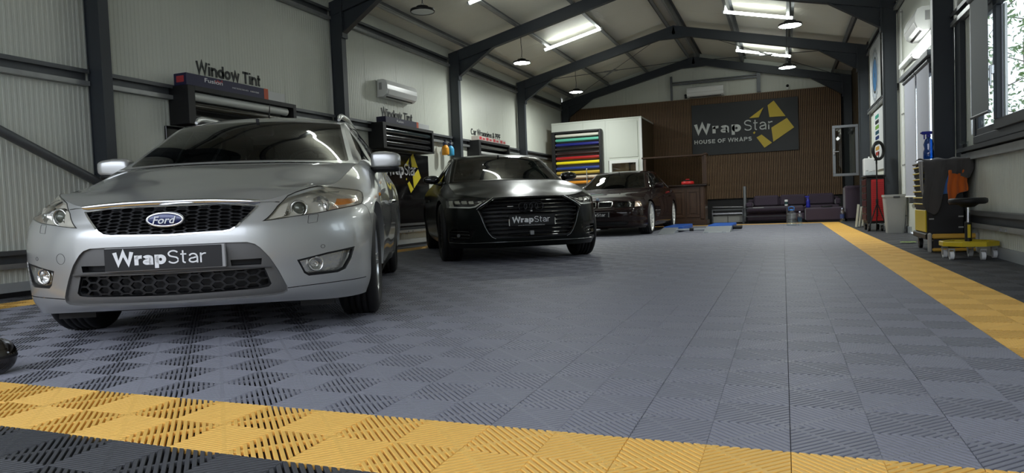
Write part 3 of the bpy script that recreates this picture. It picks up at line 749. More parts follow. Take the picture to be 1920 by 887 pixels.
# ---- wheels
def wheel(parent, x, y, r, wd, rim_r, style, rimmat, steer=0., tyremat=None):
    """axle along y, outer face towards sign(y)"""
    w_ = bpy.data.objects.new('wheel', None); COL.objects.link(w_); w_.parent = parent; w_.location = (x, y, r); w_.rotation_euler = (0, 0, steer)
    sg = 1 if y > 0 else -1; h = wd/2; b = MB()
    tr = .012
    prof = [(rim_r-.005, -h+.01), (rim_r+.012, -h+.002), (rim_r+.35*(r-rim_r), -h-.006), (r-.035, -h+.002), (r-.012, -h+.014), (r-.002, -h+.030)]
    g = []
    for c in (-.055, -.018, .018, .055):
        c *= wd/.235; g += [(r-.001, c-.006), (r-tr, c-.005), (r-tr, c+.005), (r-.001, c+.006)]
    prof += g+[(r-.002, h-.030), (r-.012, h-.014), (r-.035, h-.002), (rim_r+.35*(r-rim_r), h+.006), (rim_r+.012, h-.002), (rim_r-.005, h-.01)]
    MB().lathe(prof, axis='y', n=56).build('tyre', tyremat or M['rubber'], w_)
    fo = sg*(h-.012)
    b = MB(); b.lathe([(rim_r-.004, -sg*(h-.01)), (rim_r-.018, -sg*(h-.04)), (rim_r-.03, 0), (rim_r-.02, fo-sg*.03), (rim_r-.008, fo), (rim_r+.006, fo+sg*.004), (rim_r+.006, fo-sg*.004)], axis='y', n=48)
    hub = .075; o_ = fo-sg*.03
    if style == 'five':
        for k in range(5):
            for e in (-.16, .16):
                a = 2*math.pi*k/5; a0, a1 = a+e*1.3, a+e*.62
                p0 = (hub*.7*math.cos(a0), hub*.7*math.sin(a0)); p1 = ((rim_r-.012)*math.cos(a1), (rim_r-.012)*math.sin(a1))
                d = Vector((p1[0]-p0[0], p1[1]-p0[1])); n = Vector((-d.y, d.x)).normalized(); w0, w1 = .022, .016
                vs = []
                for (px, pz), ww, yo in ((p0, w0, o_), (p1, w1, fo-sg*.006)):
                    for s_ in (-1, 1):
                        vs += [(px+n.x*ww*s_, yo, pz+n.y*ww*s_), (px+n.x*ww*.6*s_, yo+sg*.008, pz+n.y*ww*.6*s_), (px+n.x*ww*s_, yo-sg*.045, pz+n.y*ww*s_)]
                b.add(vs, [(0, 1, 7, 6), (1, 4, 10, 7), (4, 3, 9, 10), (0, 6, 8, 2), (3, 5, 11, 9)])
    else:
        n_ = style
        for k in range(n_):
            a = 2*math.pi*k/n_
            for e in ((-.5, .5) if n_ <= 12 else (0,)):
                a1 = a+e*2*math.pi/n_*.55; a0 = a+e*.08
                p0 = (hub*.6*math.cos(a0), hub*.6*math.sin(a0)); p1 = ((rim_r-.012)*math.cos(a1), (rim_r-.012)*math.sin(a1))
                d = Vector((p1[0]-p0[0], p1[1]-p0[1])); n = Vector((-d.y, d.x)).normalized(); ww = .011; vs = []
                for (px, pz), yo in ((p0, o_), (p1, fo-sg*.008)):
                    for s_ in (-1, 1): vs += [(px+n.x*ww*s_, yo, pz+n.y*ww*s_), (px+n.x*ww*s_, yo-sg*.03, pz+n.y*ww*s_)]
                b.add(vs, [(0, 2, 6, 4), (0, 4, 5, 1), (2, 3, 7, 6)])
    b.lathe([(hub, o_-sg*.03), (hub, o_), (hub-.01, o_+sg*.008), (.035, o_+sg*.008), (.03, o_+sg*.004), (0, o_+sg*.004)], axis='y', n=20)
    for k in range(5):
        a = 2*math.pi*(k+.5)/5; b.cyl((.052*math.cos(a), o_+sg*.004, .052*math.sin(a)), (.052*math.cos(a), o_+sg*.014, .052*math.sin(a)), .010, n=6)
    b.build('rim', rimmat, w_)
    b = MB(); b.lathe([(.06, -sg*.02), (rim_r*.78, -sg*.02), (rim_r*.78, sg*.0), (.06, sg*.0)], axis='y', n=32)
    b.build('brake_disc', mat('brake_disc', (.16, .155, .15), .4, .9), w_)
    return w_
# ---- shared car shell
CG = glassmat('car_glass', (.16, .20, .18), .015, .0)
LENSG = glassmat('lamp_lens', (.95, .95, .93), .03, .03)
SIDEG = glassmat('dark_side_glass', (.05, .055, .05), .015, .0)
SEAL = mat('black_rubber_seal', (.008, .008, .008), .45)
GAPM = mat('panel_gap', (.006, .006, .006), .9)
def fv(S, pts, axes=(1, 2)):
    out = []
    for p, q in zip(pts, S.near(pts, axes)):
        t, v = q
        if axes == (1, 2) and abs(p[0]) < 1e-6: t = 0.
        out.append((float(np.clip(t, S.T[0], S.T[-1])), float(np.clip(v, S.V[0], S.V[-1]))))
    return out
def arch_poly(S, cx, cz, R, zb=None):
    pts = [(cx+R*math.cos(math.radians(a)), cz+R*math.sin(math.radians(a))) for a in range(0, 181, 6)]
    q = fv(S, pts, (0, 2)); a, b = q[0], q[-1]
    return [(a[0], S.V[0])]+q+[(b[0], S.V[0])]
def recess(sk, key, depth, name, mats, parent, sides=(1, -1), floor_off=None, wall_from=0., step=.02):
    """wall + floor sunk behind an outline; one object per side (or both in one when sides is ((1,-1),))"""
    out = []
    for grp in (sides if isinstance(sides[0], tuple) else [(s,) for s in sides]):
        b = MB(); S = sk.S
        for sd in grp:
            wb = rim_wall(S, sk.polys[key], wall_from, -depth, '', None, None, sd, step)
            keep = [f for f in wb.f if not all(abs(wb.v[i][1]) < 1e-4 for i in f)]
            b.add(wb.v, keep, 0, True)
            tr = sk.region(key); used = sorted({k for t in tr for k in t}); mp = {k: i for i, k in enumerate(used)}
            P = sk.P[used]-sk.N[used]*depth; P = P.copy(); P[:, 1] *= sd
            b.add(P.tolist(), [tuple(mp[k] for k in (t if sd > 0 else t[::-1])) for t in tr], 0, True)
        out.append(b.build(name, mats, parent, fixn=False))
    return out
def clip_convex(poly, region):
    n = len(region); ar = sum(region[i][0]*region[(i+1) % n][1]-region[(i+1) % n][0]*region[i][1] for i in range(n)); R = region if ar > 0 else region[::-1]
    for i in range(n):
        a, b = R[i], R[(i+1) % n]; out = []
        def sd(p): return (b[0]-a[0])*(p[1]-a[1])-(b[1]-a[1])*(p[0]-a[0])
        for j in range(len(poly)):
            p, q = poly[j], poly[(j+1) % len(poly)]; dp, dq = sd(p), sd(q)
            if dp >= 0: out.append(p)
            if dp*dq < 0: t = dp/(dp-dq); out.append((p[0]+t*(q[0]-p[0]), p[1]+t*(q[1]-p[1])))
        poly = out
        if len(poly) < 3: return []
    return poly
def honeycomb(S, region, wd, ht, off, depth, name, material, parent, fill=.80):
    lo = np.min(region, 0); hi = np.max(region, 0); holes = []; lim = [(-.02 if a < .012 else a, b_) for a, b_ in inset(region, .004)]
    for c in range(-1, int((hi[0]-lo[0])/(wd*.75))+3):
        for r in range(-2, int((hi[1]-lo[1])/ht)+3):
            cx, cz = c*wd*.75, lo[1]+r*ht+(ht/2 if c % 2 else 0)
            hx = [(cx+fill*a*wd/2, cz+fill*b*ht/2) for a, b in ((1, 0), (.5, 1), (-.5, 1), (-1, 0), (-.5, -1), (.5, -1))]
            hx = clip_convex(hx, lim); hx = clip_convex(hx, [(0, -9), (99, -9), (99, 9), (0, 9)]) if hx else []
            if len(hx) >= 3 and abs(sum(hx[i][0]*hx[(i+1) % len(hx)][1]-hx[(i+1) % len(hx)][0]*hx[i][1] for i in range(len(hx)))) > 2e-4: holes.append(hx)
    vs, tris, ids = cdt([], holes, region); tr = [t for t, i in zip(tris, ids) if not i]
    P = S.ev(vs[:, 0], vs[:, 1]); N = S.nrm(vs[:, 0], vs[:, 1]); b = MB()
    for sd in (1, -1):
        Q = P-N*off; Q[:, 1] *= sd; b.add(Q.tolist(), [t if sd > 0 else t[::-1] for t in tr])
        for h in holes:
            h = np.array(h); A = S.ev(h[:, 0], h[:, 1]); Nn = S.nrm(h[:, 0], h[:, 1]); B0 = A-Nn*off; B1 = A-Nn*(off+depth); B0[:, 1] *= sd; B1[:, 1] *= sd
            n = len(h); b.add(B0.tolist()+B1.tolist(), [(i, (i+1) % n, n+(i+1) % n, n+i) for i in range(n) if not (h[i][0] < 1e-5 and h[(i+1) % n][0] < 1e-5)])
    return b.build(name, material, parent, fixn=False)
def car_shell(root, S, paint, arches, front_polys, side_gaps, hood_pts, cowl, ncols_hood, stations, belt, ws, side_win, under=(1.4, 4.6, .80, .19), step=.028, hoodcut=.0025, glass=None, bodyname='body', roofmat=None, border=.018):
    polys = {}
    for i, (cx, cz, R) in enumerate(arches): polys['arch%d' % i] = arch_poly(S, cx, cz, R)
    for k, (pts, ax) in front_polys.items(): polys[k] = fv(S, pts, ax)
    for i, (line, ax, wd_) in enumerate(side_gaps): polys['gap%d' % i] = strip_poly(dens(fv(S, line, ax), .05, False), wd_)
    sk = Skin(S, step, step, None, polys)
    body = sk.obj(bodyname, sk.region(None, list(polys)), paint, root)
    for k in polys:
        if k.startswith('gap') and sk.region(k):
            for sd in (1, -1): sk.obj('panel_gap', sk.region(k), GAPM, root, off=-.006, side=sd)
    for i, (cx, cz, R) in enumerate(arches):
        for sd in (1, -1):
            b = MB(); wb = rim_wall(S, polys['arch%d' % i], 0, -.055, '', None, None, sd, .03, (0, 1, 0)); n = len(wb.v)//2
            b.add(wb.v, [f for f in wb.f if not all(wb.v[j][2] < S.G[0, :, 2].max()+.01 for j in f)], 0, True)
            b.build('arch_lip', paint, root, fixn=False)
        y0 = .50
        q = polys['arch%d' % i]; P = S.ev([a for a, c in q], [c for a, c in q]); yo = P[:, 1].min()-.02
        for sd in (1, -1):
            b = MB(); rows = [[(cx+(R+.01)*math.cos(a), sd*y, cz+(R+.01)*math.sin(a)) for a in np.linspace(-.35, math.pi+.35, 25)] for y in (yo, y0)]
            b.grid(rows); b.add(rows[1]+[(cx, sd*y0, cz-.15)], [(k, k+1, 25) for k in range(24)])
            b.build('wheel_well', M['black'], root, fixn=False)
    # hood
    tt = np.linspace(0, S.T[ncols_hood], 40); E = S.ev(tt, np.full(40, S.V[-1]))
    f = tps([tuple(p) for p in E[::2]]+[tuple(E[-1])]+hood_pts+cowl, 1e-7)
    H_ = HSurf(f, (E[:, 0].min(), 1.6), (0, E[:, 1].max()+.01))
    outl = [(float(a), float(b)) for a, b, c in E]+[(c[0], c[1]) for c in cowl]
    outl[0] = (outl[0][0], 0.); ins = inset(outl, hoodcut); ins = [(a, max(0., b)) for a, b in ins]; ins[0] = (outl[0][0]+hoodcut, 0.); ins[-1] = (ins[-1][0], 0.)
    hk = Skin(H_, step, step, ins); hood = hk.obj('hood', hk.region(None), paint, root)
    b = MB()
    for sd in (1, -1):
        wb = rim_wall(H_, ins, 0, -.02, '', None, None, sd, .03, (0, 0, 1)); b.add(wb.v, [fc for fc in wb.f if not all(abs(wb.v[i][1]) < 1e-4 for i in fc)], 0, True)
    b.build('hood_edge', paint, root, fixn=False)
    kk = Skin(H_, .12, .12, outl); kk.obj('hood_gap_backing', kk.region(None), GAPM, root, off=-.02)  # black sheet under the hood, stands in for the shade in its shut line
    # roof strip
    rows = []
    for (xc, zc, xe, ye, ze) in stations:
        rows.append([(xc+(xe-xc)*w_**2, ye*w_, zc+(ze-zc)*w_**2.4) for w_ in (0, .35, .7, .9, 1.)])
    R_ = Surf(rows); v0, vh, fr_, top_fr = ws; Vh = R_.V[vh]; Tm = R_.T[-1]
    wsp = rounded([(0, v0), (Tm*fr_, v0), (Tm*top_fr, Vh), (0, Vh)], .03); wsp = [(max(0., a), b_) for a, b_ in wsp if True]
    wsp = [(0, v0), *[q for q in rounded([(-.5, v0), (Tm*fr_, v0), (Tm*top_fr, Vh), (-.5, Vh)], .035) if q[0] > .01], (0, Vh)]
    wsi = [(0, v0+border), *[q for q in rounded([(-.5, v0+border), (Tm*fr_-border, v0+border), (Tm*top_fr-border, Vh-border*1.6), (-.5, Vh-border*1.6)], .03) if q[0] > .01], (0, Vh-border*1.6)]
    rk = Skin(R_, .05, .05, None, {'ws': wsp, 'wsi': wsi})
    rk.obj('roof', rk.region(None, ['ws']), roofmat or paint, root)
    rk.obj('windscreen_border', rk.region('ws', ['wsi']), M['blackgl'], root)
    rk.obj('windscreen', rk.region('wsi'), glass or CG, root, off=.001)
    # sides of the cabin
    top = [(xe, ye, ze) for (_, _, xe, ye, ze) in stations]
    mid = [((a[0]+b_[0])/2, (a[1]+b_[1])/2+.02, (a[2]+b_[2])/2) for a, b_ in zip(top, belt)]
    Sd = Surf([belt, mid, top], mirror=False)
    sp = {}
    for i, (poly) in enumerate(side_win): sp['w%d' % i] = fv(Sd, poly, (0, 2))
    dk = Skin(Sd, .05, .04, None, sp)
    dk.obj('cabin_side', dk.region(None, list(sp)), paint, root)
    for k in sp:
        for sd in (1, -1): dk.obj('side_window', dk.region(k), SIDEG, root, off=-.004, side=sd)
    # floor pan so nothing shows through
    x0, x1, yy, zz = under
    MB().box(x0, x1, -yy, yy, zz, zz+.08, c=.02).build('floor_pan', M['black'], root)
    return sk, H_, R_, Sd
def cabin(root, xdash, zdash, yhalf, xseat, zroof, lhd=-1, zcushion=.62, mirror_at=(1.95, 1.27)):
    cm = mat('cabin_trim', (.020, .020, .021), .7); sm_ = mat('seat_fabric', (.022, .022, .024), .85, sheen=.2)
    b = MB(); b.box(xdash-.35, xdash+.12, -yhalf, yhalf, zdash-.25, zdash-.03, c=.05); b.box(xdash-.10, xdash+.10, lhd*.37-.2, lhd*.37+.2, zdash-.05, zdash+.035, c=.03); b.build('dashboard', cm, root)
    MB().box(xdash-.3, 4.2, -yhalf-.02, yhalf+.02, .30, .34).build('cabin_floor', cm, root)
    b = MB(); c = Vector((xdash+.22, lhd*.37, zdash-.04)); e1 = Vector((0, 1, 0)); e2 = Vector((.40, 0, .92)).normalized()
    b.tube([c+e1*(.185*math.cos(a))+e2*(.185*math.sin(a)) for a in np.linspace(0, 2*math.pi, 28, endpoint=False)], .015, 8, closed=True)
    for a in (0., math.pi, -math.pi/2): b.cyl(c, c+e1*(.18*math.cos(a))+e2*(.18*math.sin(a)), .016, n=6)
    b.lathe([(0, -.02), (.06, -.02), (.065, .01), (0, .015)], c=tuple(c), axis='x', n=16); b.build('steering_wheel', cm, root)
    for row, xs in ((0, xseat), (1, xseat+.85)):
        for y in (-.37, .37):
            b = MB(); b.box(xs-.50, xs, y-.24, y+.24, .40, zcushion, c=.05)
            T = Matrix.Translation((xs-.02, y, zcushion-.05)) @ Matrix.Rotation(math.radians(18), 4, 'Y')
            b.box(-.06, .08, -.24, .24, 0, .58, c=.05, T=T); b.box(-.03, .07, -.13, .13, .63, .82, c=.045, T=T)
            for yy in (-.06, .06): b.box(.01, .025, yy-.008, yy+.008, .55, .66, T=T)
            b.build('seat', sm_, root)
    x, z = mirror_at
    MB().box(x-.03, x, -.11, .11, z-.04, z+.04, c=.015).box(x-.05, x-.03, -.01, .01, z, z+.09).build('rear_view_mirror', cm, root)
def blob(mb, c, s, e=.6, n=14, m=0, fn=None):
    """superellipsoid"""
    rows = []
    def pw(v, p): return math.copysign(abs(v)**p, v)
    for i in range(n+1):
        a = -math.pi/2+math.pi*i/n; row = []
        for j in range(2*n):
            t = 2*math.pi*j/(2*n); q = Vector((s[0]*pw(math.cos(a), e)*pw(math.cos(t), e), s[1]*pw(math.cos(a), e)*pw(math.sin(t), e), s[2]*pw(math.sin(a), e)))
            if fn: q = fn(q)
            row.append((c[0]+q.x, c[1]+q.y, c[2]+q.z))
        rows.append(row)
    mb.grid(rows, m, closed=True); return mb
def plate_word(parent, x, yc, zc, wd, ht, sp=.46):
    """white two-weight lettering facing the front of the car, right-to-left along +y"""
    wm = mat('plate_letter_white', (.86, .87, .88), .4)
    y0 = yc+wd/2
    letters('Wrap', (x, y0, zc-ht/2), (0, -1, 0), (0, 0, 1), wd*.56, ht*1.0, wm, parent, .245, .003, gap=.05)
    letters('Star', (x, y0-wd*.575, zc-ht/2), (0, -1, 0), (0, 0, 1), wd*.425, ht*1.02, wm, parent, .10, .003, gap=.09)
# ================================================================== SILVER STATION WAGON
def FORD_SKIRT():
    # columns (front centre -> rear centre), rows bottom -> top : (x rearwards, y half width, z)
    C = [
     [(.075, 0, .205), (.018, 0, .238), (.002, 0, .37), (-.004, 0, .47), (.002, 0, .57), (.038, 0, .64), (.092, 0, .722)],
     [(.085, .25, .204), (.030, .253, .238), (.012, .256, .37), (.006, .258, .47), (.012, .256, .57), (.048, .25, .64), (.098, .25, .719)],
     [(.125, .42, .200), (.080, .435, .238), (.064, .44, .37), (.058, .442, .47), (.062, .438, .565), (.085, .427, .628), (.125, .412, .706)],
     [(.215, .56, .190), (.172, .58, .238), (.148, .586, .37), (.142, .588, .47), (.147, .583, .565), (.170, .562, .645), (.212, .525, .738)],
     [(.325, .70, .178), (.292, .722, .238), (.272, .730, .37), (.268, .732, .47), (.273, .727, .565), (.298, .700, .660), (.345, .622, .776)],
     [(.495, .822, .172), (.480, .848, .24), (.474, .858, .37), (.473, .861, .47), (.480, .856, .565), (.500, .826, .675), (.590, .690, .795)],
     [(.715, .872, .172), (.712, .900, .25), (.712, .911, .37), (.714, .916, .47), (.718, .912, .57), (.735, .880, .70), (.800, .712, .826)],
     [(1.05, .895, .172), (1.05, .920, .25), (1.05, .932, .37), (1.05, .937, .48), (1.05, .935, .59), (1.05, .903, .74), (1.08, .732, .886)],
     [(1.42, .885, .175), (1.42, .908, .25), (1.42, .925, .38), (1.42, .934, .50), (1.42, .932, .63), (1.42, .905, .80), (1.42, .768, .968)],
     [(2.20, .870, .180), (2.20, .900, .26), (2.20, .925, .40), (2.20, .940, .52), (2.20, .940, .66), (2.20, .920, .84), (2.20, .860, .985)],
     [(3.10, .870, .185), (3.10, .900, .26), (3.10, .927, .40), (3.10, .943, .52), (3.10, .943, .66), (3.10, .922, .85), (3.10, .862, 1.005)],
     [(3.82, .890, .19), (3.82, .925, .27), (3.82, .945, .40), (3.82, .955, .52), (3.82, .953, .66), (3.82, .925, .86), (3.82, .855, 1.02)],
     [(4.45, .84, .22), (4.45, .87, .30), (4.45, .89, .42), (4.45, .90, .54), (4.45, .90, .68), (4.45, .88, .87), (4.45, .80, 1.03)],
     [(4.72, .66, .25), (4.74, .68, .33), (4.76, .70, .45), (4.77, .70, .57), (4.76, .70, .70), (4.73, .69, .87), (4.70, .66, 1.03)],
     [(4.78, 0, .27), (4.81, 0, .35), (4.83, 0, .46), (4.84, 0, .58), (4.82, 0, .71), (4.79, 0, .87), (4.76, 0, 1.03)],
    ]
    return [[C[c][r] for c in range(len(C))] for r in range(7)]
FORD_POSE = (-2.69882, 2.39056, -1.063155)
silver = mat('silver_metallic_paint', (.60, .61, .60), .36, .70, .5, coat=1., coat_r=.04)
silverd = mat('satin_grey_plastic', (.15, .15, .148), .42, .4)
root = thing('station_wagon', 'silver estate car nearest the camera with oval badge and roof rails', 'car', (FORD_POSE[0], FORD_POSE[1], 0), FORD_POSE[2]+math.pi)
S = Surf(FORD_SKIRT())
HLP = [(.421, .605), (.481, .679), (.522, .731), (.562, .752), (.608, .769), (.65, .780), (.70, .781), (.772, .774), (.823, .766), (.845, .750), (.858, .68), (.80, .662), (.739, .649), (.657, .633), (.565, .622), (.485, .611)]
GRP = [(0, .696), (.20, .694), (.400, .682), (.357, .628), (.318, .585), (.288, .566), (.25, .560), (0, .553)]
CBP = [(0, .721), (.20, .719), (.408, .706), (.400, .686), (.20, .698), (0, .700)]
TRP = [(0, .510), (.28, .510), (.355, .508), (.388, .497), (.410, .478), (.447, .43), (.485, .355), (.515, .277), (.514, .252), (.495, .241), (.46, .238), (0, .230)]
MSP = [(0, .372), (.425, .375), (.452, .295), (.440, .281), (.40, .276), (0, .268)]
VTP = [(.277, .424), (.416, .424), (.412, .394), (.280, .395)]
FGP = [(.565, .404), (.70, .430), (.826, .448), (.809, .386), (.779, .333), (.742, .319), (.612, .318), (.592, .334)]
circ = lambda cy, cz, r, n=14: [(cy+r*math.cos(2*math.pi*k/n), cz+r*math.sin(2*math.pi*k/n)) for k in range(n)]
FVX = (1, 2); SVX = (0, 2)
stations = [(1.26, .985, 1.43, .748, .972), (1.62, 1.185, 1.82, .675, 1.160), (2.00, 1.345, 2.20, .612, 1.335), (2.22, 1.402, 2.45, .598, 1.385), (3.0, 1.450, 3.0, .60, 1.425), (3.9, 1.44, 3.9, .585, 1.405), (4.5, 1.38, 4.45, .56, 1.34), (4.76, 1.03, 4.70, .66, 1.03)]
belt = [(1.42, .768, .966), (1.82, .835, .978), (2.20, .860, .985), (2.5, .861, .99), (3.10, .862, 1.005), (3.82, .855, 1.02), (4.45, .80, 1.03), (4.70, .66, 1.03)]
belt = [(a, b-.001, c-.001) for a, b, c in belt]
side_win = [[(1.60, 1.005), (1.80, 1.105), (2.05, 1.225), (2.40, 1.335), (2.52, 1.345), (2.55, 1.02), (2.0, 1.005)], [(2.60, 1.02), (2.57, 1.348), (3.0, 1.385), (3.4, 1.38), (3.48, 1.04)], [(3.55, 1.045), (3.48, 1.378), (4.0, 1.36), (4.3, 1.28), (4.4, 1.08)]]
sk, HS, RS, SS = car_shell(root, S, silver, [(.97, .33, .368), (3.82, .33, .368)],
    {'hl': (HLP, FVX), 'gr': (GRP, FVX), 'tr': (TRP, FVX), 'ms': (MSP, FVX), 'vt': (VTP, FVX), 'fg': (FGP, FVX)},
    [([(.516, .268), (.62, .270), (.75, .270), (.868, .268)], FVX, .004), ([(.405, .700), (.45, .700), (.490, .697)], FVX, .007), ([(.575, .690), (.64, .66), (.675, .55)], SVX, .004),
     ([(1.50, .26), (1.46, .55), (1.47, .80), (1.60, .95)], SVX, .005), ([(2.52, .26), (2.55, .6), (2.56, .97)], SVX, .005), ([(3.40, .60), (3.46, .97)], SVX, .005), ([(1.5, .26), (2.5, .255), (3.3, .26)], SVX, .005),
     (circ(.640, .604, .020, 4)+[(.660, .604)], FVX, .002)],
    [(.45, 0, .815), (.45, .3, .808), (.45, .5, .790), (.85, 0, .902), (.85, .35, .895), (.85, .58, .868), (1.1, .0, .955), (1.1, .4, .950), (1.1, .62, .925), (.25, 0, .768), (.25, .3, .762)],
    [(1.38, .66, .972), (1.33, .45, .978), (1.29, .22, .982), (1.28, 0, .983)], 8, stations, belt, (.03, 2, .955, .955), side_win)
# grille, lower trim, honeycombs
recess(sk, 'gr', .060, 'grille_shell', M['black'], root, ((1, -1),))
honeycomb(S, sk.polys['gr'], .068, .036, .014, .022, 'grille_mesh', M['blackpl'], root)
band(S, sk.polys['gr'], [(max(a, 0), b) for a, b in inset(sk.polys['gr'], .0095)], .004, 'grille_surround', M['chrome'], root, ((1, -1),), .014)
b = MB(); rws = []
for zl, zo, off in ((0, 0, .002), (.2, .2, .016), (.5, .5, .021), (.8, .8, .017), (1, 1, .004)):
    pts = [(y, zb+(zt-zb)*zl) for y, zb, zt in ((0, .699, .722), (.1, .699, .722), (.2, .697, .720), (.3, .692, .715), (.38, .686, .709), (.405, .690, .704))]
    q = fv(S, pts); P = S.ev([a for a, c in q], [c for a, c in q])+S.nrm([a for a, c in q], [c for a, c in q])*off; rws.append(np.concatenate([P[::-1]*np.array([1, -1, 1]), P[1:]]).tolist())
b.grid(rws); b.build('chrome_bar', M['chrome'], root)
sk.obj('lower_trim', sk.region('tr', ['ms', 'vt']), silverd, root, off=-.014)
b = MB()
for sd in (1, -1):
    wb = rim_wall(S, sk.polys['tr'], 0, -.014, '', None, None, sd); b.add(wb.v, [f for f in wb.f if not all(abs(wb.v[i][1]) < 1e-4 for i in f)], 0, True)
b.build('lower_trim_edge', silverd, root, fixn=False)
recess(sk, 'ms', .075, 'intake_shell', M['black'], root, ((1, -1),), wall_from=-.014)
honeycomb(S, sk.polys['ms'], .070, .034, .026, .02, 'intake_mesh', M['blackpl'], root)
recess(sk, 'vt', .05, 'side_vent', M['black'], root, (1, -1), wall_from=-.014)
b = MB()
for sd in (1, -1):
    q = fv(S, [(0, .392), (.25, .398), (.455, .388)]); q2 = fv(S, [(0, .380), (.25, .386), (.452, .378)])
    A = S.ev([a for a, c in q], [c for a, c in q])-np.array([.004, 0, 0]); B = S.ev([a for a, c in q2], [c for a, c in q2])-np.array([.004, 0, 0]); A[:, 1] *= sd; B[:, 1] *= sd
    b.grid([A.tolist(), B.tolist(), (B+np.array([.02, 0, -.003])).tolist()])
b.build('lower_trim_bar', silverd, root)
# badge
b = MB(); th = np.linspace(0, 2*math.pi, 40, endpoint=False)
o3 = lambda ry, rz_, x: [(x, ry*math.cos(a), .630+rz_*math.sin(a)) for a in th]
bd = bpy.data.objects.new('badge', None); COL.objects.link(bd); bd.parent = root
MB().grid([o3(.086, .037, .05), o3(.086, .037, -.006), o3(.083, .034, -.012), o3(.075, .0275, -.010)], closed=True).build('badge_ring', M['chrome'], bd)
MB().grid([o3(.076, .0285, -.008), o3(.070, .0245, -.0105), o3(.035, .012, -.013), o3(.001, .0005, -.0135)], closed=True).build('badge_plate', mat('badge_blue', (.006, .018, .11), .2, .2, coat=1.), bd)
ls = lettering('Ford', (-.0145, .048, .612), (0, -1, 0), (0, .0, 1), .094, .034, mat('badge_white', (.85, .87, .9), .3), bd, bold=.01, extrude=.003)
for o in ls:
    for v in o.data.vertices: v.co.y -= (v.co.z-.63)*.35
# number plate
npl = bpy.data.objects.new('number_plate', None); COL.objects.link(npl); npl.parent = root
MB().box(-.030, -.010, -.268, .268, .397, .507, c=.004).build('plate_backing', mat('plate_frame_grey', (.35, .35, .35), .4), npl)
MB().box(-.033, -.029, -.252, .266, .401, .504, c=.001).build('plate_face', M['blackgl'] if False else mat('plate_black', (.013, .013, .014), .35), npl)
plate_word(npl, -.0335, .020, .455, .415, .062)
# headlights
lampgrey = mat('lamp_bowl', (.80, .77, .69), .28, .35, bump=.35, bscale=30); lampchr = mat('lamp_chrome', (.70, .70, .69), .12, 1.); amber = mat('amber_lens', (.85, .28, .03), .15, 0, .6, coat=.6)
for sd in (1, -1):
    hl = bpy.data.objects.new('headlight', None); COL.objects.link(hl); hl.parent = root
    recess(sk, 'hl', .042, 'lamp_bowl', lampgrey, hl, (sd,))
    sk.obj('lamp_lens', sk.region('hl'), LENSG, hl, off=.0015, side=sd)
    band(S, sk.polys['hl'], inset(sk.polys['hl'], .006), .001, 'lamp_seal', SEAL, hl, (sd,), .004)
    def at(y, z, d):
        q = fv(S, [(y, z)])[0]; P = S.ev([q[0]], [q[1]])[0]-S.nrm([q[0]], [q[1]])[0]*d; return Vector((P[0], P[1]*sd, P[2]))
    def cup(c, r, dr, n_, mt, name, prof):
        b = MB(); d = Vector((-1, .35*sd, 0)).normalized(); a = Vector((0, 0, 1)); e = a.cross(d).normalized(); rows = []
        for rr, hh in prof: rows.append([tuple(c+d*hh+(a*math.cos(t)+e*math.sin(t))*rr*r) for t in np.linspace(0, 2*math.pi, n_, endpoint=False)])
        b.grid(rows, closed=True); return b.build(name, mt, hl)
    c = at(.587, .682, .040)
    cup(c, .040, 0, 24, lampchr, 'projector_ring', [(1.15, -.01), (1.12, .016), (1.0, .020), (.84, .014), (.80, .0)])
    cup(c, .040, 0, 24, mat('projector_glass', (.10, .11, .09), .04, .3, coat=1.), 'projector_lens', [(.80, .0), (.72, .012), (.5, .022), (.25, .027), (.01, .028)])
    c = at(.684, .706, .045)
    cup(c, .046, 0, 8, lampchr, 'reflector', [(1.1, .026), (.95, .012), (.6, -.002), (.25, -.006), (.2, .012), (.01, .014)])
    c = at(.528, .665, .04); cup(c, .018, 0, 10, lampchr, 'side_reflector', [(1., .02), (.7, .004), (.01, 0)])
    ip = fv(S, [(.735, .680), (.742, .722), (.835, .729), (.842, .712), (.80, .690)]); ik = Skin(S, .02, .02, ip); ik.obj('indicator', ik.region(None), amber, hl, off=-.014, side=sd)
    ip = fv(S, [(.60, .752), (.66, .766), (.74, .766), (.74, .752), (.66, .748)]); ik = Skin(S, .02, .02, ip); ik.obj('lamp_brow', ik.region(None), lampchr, hl, off=-.012, side=sd)
    ip = fv(S, [(.447, .617), (.50, .690), (.53, .700), (.515, .63)]); ik = Skin(S, .02, .02, ip); ik.obj('lamp_trim', ik.region(None), lampgrey, hl, off=-.012, side=sd)
    # fog lamps
    fg = bpy.data.objects.new('fog_light', None); COL.objects.link(fg); fg.parent = root
    recess(sk, 'fg', .030, 'fog_bowl', mat('fog_bowl', (.86, .86, .84), .16, .75, bump=.9, bscale=45), fg, (sd,))
    sk.obj('fog_lens', sk.region('fg'), LENSG, fg, off=-.010, side=sd)
    band(S, sk.polys['fg'], inset(sk.polys['fg'], .011), -.004, 'fog_frame', M['blackpl'], fg, (sd,), .014)
    hl = fg; c = at(.655, .374, .026)
    cup(c, .036, 0, 20, lampchr, 'fog_reflector', [(1.12, .012), (1.08, .026), (.95, .028), (.85, .012), (.5, -.004), (.2, -.006), (.18, .012), (.01, .013)])
    # washer cover, sensor
    for poly, nm in (([(.620, .626), (.618, .584), (.660, .588), (.664, .630)], 'washer_cover'),):
        w_ = rounded(fv(S, poly), .006); band(S, w_, inset(w_, .0018), .0008, 'washer_seam', GAPM, root, (sd,), .001, .01)
    w_ = fv(S, circ(.682, .463, .010)); band(S, w_, inset(w_, .003), .0012, 'parking_sensor', mat('sensor_grey', (.16, .16, .16), .4, .5), root, (sd,), .002, .01)
